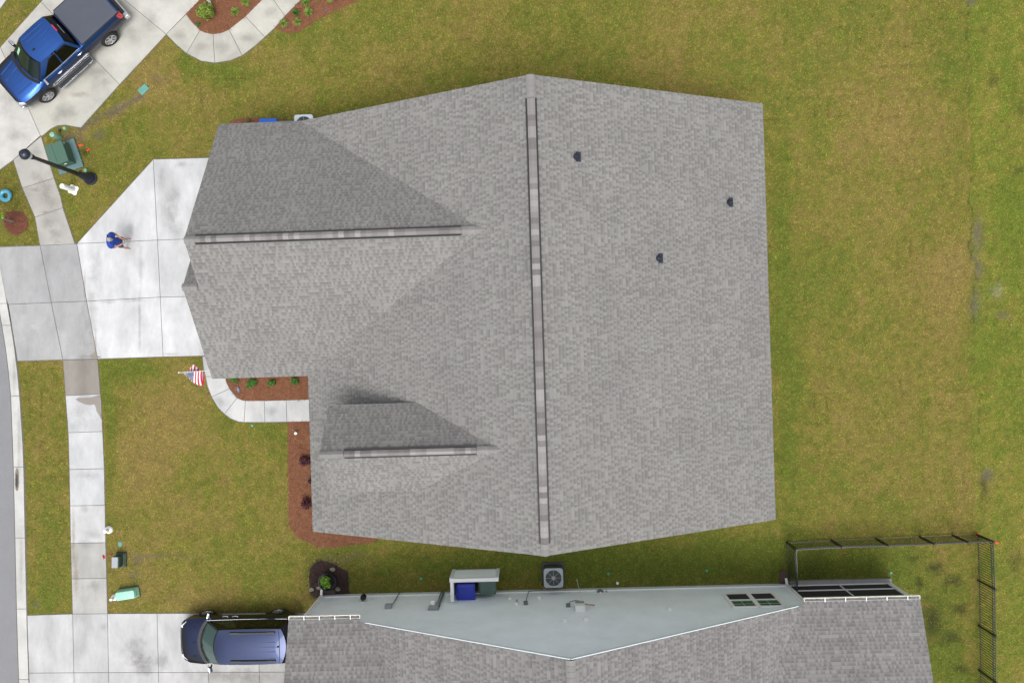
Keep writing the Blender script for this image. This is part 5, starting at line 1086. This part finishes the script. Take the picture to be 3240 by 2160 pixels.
# sapling by the street
tp = P(43, 700); tree = empty('sapling', tp, 0, 'young street tree with a thin pale trunk in a round mulch ring', 'tree'); r = random.Random(4); mb = MB()
mb.tube([Vector((0, 0, 0)), Vector((.0, .0, .7)), Vector((-.03, .01, 1.5)), Vector((-.02, -.02, 2.6))], [.055, .045, .035, .015], 10)
mb.build('trunk', 'bark', tree); mb = MB(); br = MB(); TC = [(.20, .38, .02), (.28, .46, .04), (.12, .28, .02)]
for k in range(16):
    a = 2*math.pi*k/16+r.uniform(-.2, .2); z = r.uniform(.9, 2.3); L = r.uniform(.6, 1.05); L *= .75; z += .35; e = Vector((L*math.cos(a)-.12, L*math.sin(a), z+.35)); br.tube([Vector((0, 0, z-.1)), e*.5+Vector((0, 0, z*.5)), e], [.016, .01, .004], 6)
    leaves(mb, e, (.28, .28, .2), 60, .06, TC, r); leaves(mb, e*.7+Vector((0, 0, z*.3)), (.2, .2, .15), 30, .055, TC, r)
mb.build('crown', 'leaf', tree, weld=False); br.build('branch', 'bark', tree)
# tree in a black planter ring on dark mulch
c = P(1041, 1834); pot = empty('planter', c, 0, 'round black planter rim on dark mulch by the lower house', 'planter'); mb = MB()
mb.lathe((0, 0, 0), [(.33, 0), (.385, .30), (.40, .30), (.40, .33), (.36, .33), (.345, .22)], 32); mb.build('rim', 'black', pot); mb = MB(); mb.lathe((0, 0, .2), [(.35, 0), (.2, .03), (0, .035)], 24); mb.build('soil', 'soil', pot)
mb = MB()
for k in range(3):
    rr = .30-.05*k; mb.tube([Vector((rr*math.cos(t)+.02*k, rr*math.sin(t), .25+.03*math.sin(3*t+k))) for t in np.linspace(k, k+5.2, 30)], .012, 6)
mb.build('hose', 'black', pot)
shrub('potted_tree', 1030, 1842, .27, .55, 380, .07, [(.13, .30, .02), (.20, .40, .03), (.26, .46, .05), (.07, .18, .015)], 'bright green small tree growing in the black planter', cat='tree', seed=71, lift=.35, stems=3)
for i, (u, v, lb) in enumerate(((1053, 1800, 'grey stone above the black planter'), (1069, 1862, 'mossy stone right of the splash block'), (1010, 1858, 'small stone left of the splash block'), (986, 1863, 'flat stone at the left rim of the dark mulch'))):
    mb = MB(); r = random.Random(80+i); mb.prism([Vector((math.cos(a)*.12*r.uniform(.8, 1.2), math.sin(a)*.09*r.uniform(.8, 1.2))) for a in np.linspace(0, 6.283, 11)[:-1]], 0, .06); tag(mb.build('stone', 'stone', loc=P(u, v, .015), bevel=.015), lb, 'stone')
# bed lights
o = empty('garden_light', P(941, 1368), 0, 'small round white garden light in the lower red bed', 'garden light'); mb = MB(); mb.lathe((0, 0, .0), [(.02, 0), (.02, .2), (.07, .22), (.075, .27), (.05, .31), (0, .32)], 16, ms=[1, 1, 0, 0, 0]); mb.build('lamp', ['white_plastic', 'black'], o)
o = empty('solar_light', P(756, 1232), R(105), 'grey oval solar light lying in the path bed', 'garden light'); mb = MB(); mb.prism([Vector((.14*math.cos(a), .055*math.sin(a))) for a in np.linspace(0, 6.283, 21)[:-1]], .08, .10); mb.build('panel', 'solar', o); mb = MB(); mb.bar((0, -.055, .104), (0, .055, .104), .016, .01); mb.tube([Vector((0, 0, 0)), Vector((0, 0, .09))], .012, 6); mb.build('frame', 'grey_box', o)
mb = MB(); mb.box((0, 0, .02), (.11, .05, .04)); o = mb.build('blue_tag', 'bin_sky', loc=P(1031, 34), bevel=.01); o.rotation_euler = (0, 0, .4); tag(o, 'small blue plastic tag lying in the upper mulch bed', 'tag')

# ------------------------------------------------------------------ flag
tip, foot = P(566, 1178.5, 2.95), P(668, 1171, 2.05)
ff = empty('flag', foot, 0, 'striped flag with stars on a white pole fixed under the garage eave', 'flag'); O = -foot
mb = MB(); mb.tube([foot+O, tip+O], .014, 10); mb.build('pole', 'pole_white', ff); mb = MB(); mb.lathe(tip+O, [(0, -.035), (.03, -.02), (.036, 0), (.03, .02), (0, .035)], 14); mb.build('finial', 'pole_white', ff)
mb = MB(); NA, NB_ = 39, 44; pd = foot-tip
RW, WH, NV = (.55, .012, .05), (.80, .79, .82), (.012, .03, .11)
def cl(a, b):
    p = tip+O+pd*(.10+.60*a)
    A_ = .06+.56*min(1, a*1.25)**.8; up = .30*math.exp(-((a-.42)/.22)**2)
    if b < .44: y = -A_*(b/.44); z = -.08*(b/.44)-.08*(b/.44)**2
    else: q = (b-.44)/.56; y = -A_+(A_+up)*min(1, q*1.5)-.1*max(0, q-.67); z = -.17-.16*q
    x = .02*b-.10*a*max(0, b-.3)
    w = .035*math.sin(9*a+5*b)*min(1, b*3)
    return p+Vector((x+.03*math.sin(7*b+3*a), y+.02*math.sin(11*a)*b, z+w-.02))
rows = [[cl(i/NA, j/NB_) for j in range(NB_+1)] for i in range(NA+1)]
def fc(i, j):
    if i < 21 and j < 18: return NV
    return RW if (i//3) % 2 == 0 else WH
mb.grid(rows, 0, col=fc)
for rr in range(9):
    for k in range(6 if rr % 2 == 0 else 5):
        a = (1.4+rr*2.25)/NA; b = ((1.6 if rr % 2 == 0 else 3.1)+k*2.95)/NB_; p = cl(a, b); q1 = (cl(a+.01, b)-p).normalized(); q2 = (cl(a, b+.01)-p).normalized(); nn = q1.cross(q2).normalized(); nn = nn if nn.z > 0 else -nn
        ring = []
        for m_ in range(10):
            t = math.pi*m_/5; rad = .021 if m_ % 2 == 0 else .009; ring.append(p+(q1*math.cos(t)+q2*math.sin(t))*rad+nn*.004)
        mb.face(ring if (ring[1]-ring[0]).cross(ring[2]-ring[0]).z > 0 else ring[::-1], 0, col=WH)
mb.build('cloth', 'flag', ff)

# ------------------------------------------------------------------ person with a remote control
pc = P(402, 772); per = empty('person', pc, -.06, 'person in blue t-shirt and grey shorts looking down at a controller on the driveway', 'person')
def skin(name, vs, es, matn, parent, sub=2, root=0):
    me = bpy.data.meshes.new(name); me.from_pydata([v[:3] for v in vs], es, []); o = bpy.data.objects.new(name, me); COL.objects.link(o); o.parent = parent
    m = o.modifiers.new('skin', 'SKIN'); m.use_smooth_shade = True; m.branch_smoothing = .4
    sv = me.skin_vertices[0].data
    for i, v in enumerate(vs): sv[i].radius = (v[3], v[4] if len(v) > 4 else v[3]); sv[i].use_root = (i == root)
    s = o.modifiers.new('sub', 'SUBSURF'); s.levels = sub; s.render_levels = sub; me.materials.append(MATS[matn])
    dg = bpy.context.evaluated_depsgraph_get(); m2 = bpy.data.meshes.new_from_object(o.evaluated_get(dg)); o.modifiers.clear(); o.data = m2
    m2.materials.clear(); m2.materials.append(MATS[matn]); m2.polygons.foreach_set('use_smooth', [True]*len(m2.polygons)); return o
HZ = .03
vs = [(0, 0, .95, .12, .10), (.01, 0, 1.15, .12, .10), (-.02, 0, 1.34, .12, .10), (.03, 0, 1.50, .055), (.09, 0, 1.57, .08, .075), (.125, 0, 1.65, .085, .09), (.105, 0, 1.73, .06, .065), (.215, 0, 1.565, .013)]
es = [(0, 1), (1, 2), (2, 3), (3, 4), (4, 5), (5, 6), (5, 7)]
def add(par, *pts):
    for p in pts: vs.append(p); es.append((par, len(vs)-1)); par = len(vs)-1
    return par
for sg in (1, -1):
    k = add(2, (-.02, sg*.20, 1.34, .045), (.03, sg*.32, 1.16, .052), (.27, sg*.155, 1.06, .034), (.335, sg*.105, 1.06, .03, .022))
    for fi, (dx, dy, ln) in enumerate(((.03, -.035, .05), (.045, -.02, .07), (.05, -.002, .075), (.045, .016, .07), (.035, .032, .055))):
        add(k, (.335+dx*.7, sg*(.105+dy), 1.065, .0095), (.335+dx+ln*.5, sg*(.095+dy*.8), 1.07, .0085), (.335+dx+ln*.6, sg*(.07+dy*.6), 1.055, .008))
    k = add(0, (0, sg*.10, .88, .10), (.08, sg*.18, .49, .062), (.02, sg*.205, .09, .042), (.10, sg*.215, .04, .04, .032), (.20, sg*.225, .025, .035, .02))
    add(5, (.11, sg*.085, 1.64, .018))
for i, v in enumerate(vs): vs[i] = (v[0], v[1], v[2]+HZ, *v[3:])
skin('body', vs, es, 'skin', per)
cvs = [(-.01, 0, .84, .235, .20), (-.01, 0, .98, .235, .20), (.0, 0, 1.18, .235, .20), (-.03, 0, 1.36, .25, .19), (-.01, 0, 1.47, .13, .11)]; ces = [(0, 1), (1, 2), (2, 3), (3, 4)]
for sg in (1, -1):
    cvs += [(-.02, sg*.235, 1.41, .17), (.02, sg*.315, 1.19, .14)]; n_ = len(cvs); ces += [(3, n_-2), (n_-2, n_-1)]
skin('shirt', [(a, b, c_+HZ, *q) for a, b, c_, *q in cvs], ces, 'shirt', per)
cvs = [(0, 0, .90, .21, .17), (0, 0, .82, .18, .15)]; ces = [(0, 1)]
for sg in (1, -1): cvs += [(.03, sg*.13, .72, .15), (.08, sg*.185, .47, .125)]; n_ = len(cvs); ces += [(1, n_-2), (n_-2, n_-1)]
skin('shorts', [(a, b, c_+HZ, *q) for a, b, c_, *q in cvs], ces, 'shorts', per)
mb = MB(); mb.lathe((.088, 0, 1.655+HZ), [(.098, -.03), (.100, .02), (.085, .065), (.052, .095), (0, .105)], 18); hobj = mb.build('hair', 'hair', per)
rc = empty('remote_controller', pc+Vector((.40, -.03, 1.08+HZ)), -.06, 'dark remote controller held in both hands by the person', 'controller'); mb = MB(); mb.box((0, 0, 0), (.10, .17, .035)); mb.build('body', 'dark_grey', rc, bevel=.012); mb = MB(); mb.box((.02, 0, .022), (.06, .12, .012)); mb.build('screen', 'grey_box', rc, bevel=.004)

# ------------------------------------------------------------------ small litter on the lawn that reads as pale specks
mb = MB(); r = random.Random(99)
for _ in range(70):
    u, v = r.uniform(20, 3230), r.uniform(10, 2000)
    p = P(u, v, .055); a = r.uniform(0, 6.28); s = r.uniform(.012, .03); d = Vector((math.cos(a), math.sin(a), .1))*s; q = Vector((-d.y, d.x, 0))*.5
    mb.face([p-d, p+q, p+d, p-q], 0, col=r.choice([(.6, .56, .42), (.7, .68, .6), (.45, .36, .22)]))
tag(mb.build('leaf_litter', 'leaf', weld=False), 'scattered pale dry leaves and bits over the lawn', 'litter', kind='stuff')

# ------------------------------------------------------------------ grass blades and pine straw (uncountable)
def scatter(N, x0, x1, y0, y1): return npr.uniform(x0, x1, N), npr.uniform(y0, y1, N)
N = 760000
px, py = scatter(N, -28.5, 28.5, -19.5, 19.5)
keep = npr.random(N) > sm(0, 1, np.maximum((np.abs(px)-24.2)/4.3, (np.abs(py)-16.)/3.5))
foot = [[H(s, t, 0) for s, t in ((sL+.4, t0+.3), (sR-.4, t0+.3), (sR-.4, t1-.3), (sL+.4, t1-.3))], [H(s, t, 0) for s, t in ((sF+.35, tg0+.3), (sL+.6, tg0+.3), (sL+.6, tg1-.35), (sF+.35, tg1-.35))], [H(s, t, 0) for s, t in ((sWl, tw-.05), (sWr, tw-.05), (sWr, tw+12), (sWl, tw+12))]]
for poly in [[(q[0], q[1]) for q in h] for h in HARD] + [[(q[0], q[1]) for q in b[0]] for b in BEDS] + [[(q.x, q.y) for q in f] for f in foot]: keep &= ~inside(px, py, poly)
px, py = px[keep], py[keep]; col, bare = lawncol(px, py); k2 = npr.random(len(px)) > bare*.85; px, py, col = px[k2], py[k2], col[k2]; n = len(px)
ang = npr.uniform(0, 2*np.pi, n); L = npr.uniform(.045, .10, n); w = npr.uniform(.010, .020, n); hgt = npr.uniform(.015, .05, n)
dx, dy = np.cos(ang), np.sin(ang)
z0 = np.full(n, .004)
va = np.stack([px-dy*w, py+dx*w, z0], 1); vb_ = np.stack([px+dy*w, py-dx*w, z0], 1); vc = np.stack([px+dx*L, py+dy*L, hgt], 1)
V = np.stack([va, vb_, vc], 1).reshape(-1, 3); F = np.arange(3*n).reshape(-1, 3)
jit = npr.normal(1, .25, n)[:, None]; hue = npr.random(n)[:, None]
col = col*np.clip(jit, .5, 1.7); straw = (hue > .86); col = np.where(straw, col*.65+np.array((.30, .24, .11))*.42, col); grn = (hue < .10); col = np.where(grn, col*np.array((.62, .95, .6)), col)
g = point_mesh('grass', V, F, np.repeat(col*np.array((1.20, 1.16, .92)), 3, 0), 'blade', 3); tag(g, 'short mixed green and straw coloured lawn grass', 'grass', kind='stuff')
VV = []; CC = []
for poly, base in BEDS:
    xs = [q[0] for q in poly]; yy = [q[1] for q in poly]; area = (max(xs)-min(xs))*(max(yy)-min(yy)); m = int(area*520)
    x, y = scatter(m, min(xs), max(xs), min(yy), max(yy)); x, y = x[k_ := inside(x, y, [(q[0], q[1]) for q in poly])], y[k_]; m = len(x)
    dark = base[0] < .1
    if dark: x, y = x+npr.normal(0, .07, m), y+npr.normal(0, .07, m)
    a = npr.uniform(0, 2*np.pi, m); L = npr.uniform(.05, .13, m)*(.45 if dark else 1); w = npr.uniform(.004, .009, m)*(2.4 if dark else 1); zz = npr.uniform(.022, .05, m); z2 = zz+npr.normal(0, .012, m)
    dx, dy = np.cos(a), np.sin(a)
    q = np.stack([np.stack([x-dy*w-dx*L, y+dx*w-dy*L, zz], 1), np.stack([x+dy*w-dx*L, y-dx*w-dy*L, zz], 1), np.stack([x+dx*L, y+dy*L, z2], 1)], 1)
    VV.append(q.reshape(-1, 3)); b = np.array(base)*1.25
    tone = b[None, :]*np.clip(npr.normal(1, .32, m), .35, 2.)[:, None]; pale = npr.random(m) > .9; tone[pale] = tone[pale]*.5+np.array((.24, .17, .115))*(.3 if dark else .8); CC.append(np.repeat(tone, 3, 0))
V = np.concatenate(VV); C_ = np.concatenate(CC); ps = point_mesh('pine_straw', V, np.arange(len(V)).reshape(-1, 3), C_, 'blade', 3); tag(ps, 'reddish pine straw covering the garden beds', 'mulch', kind='stuff')
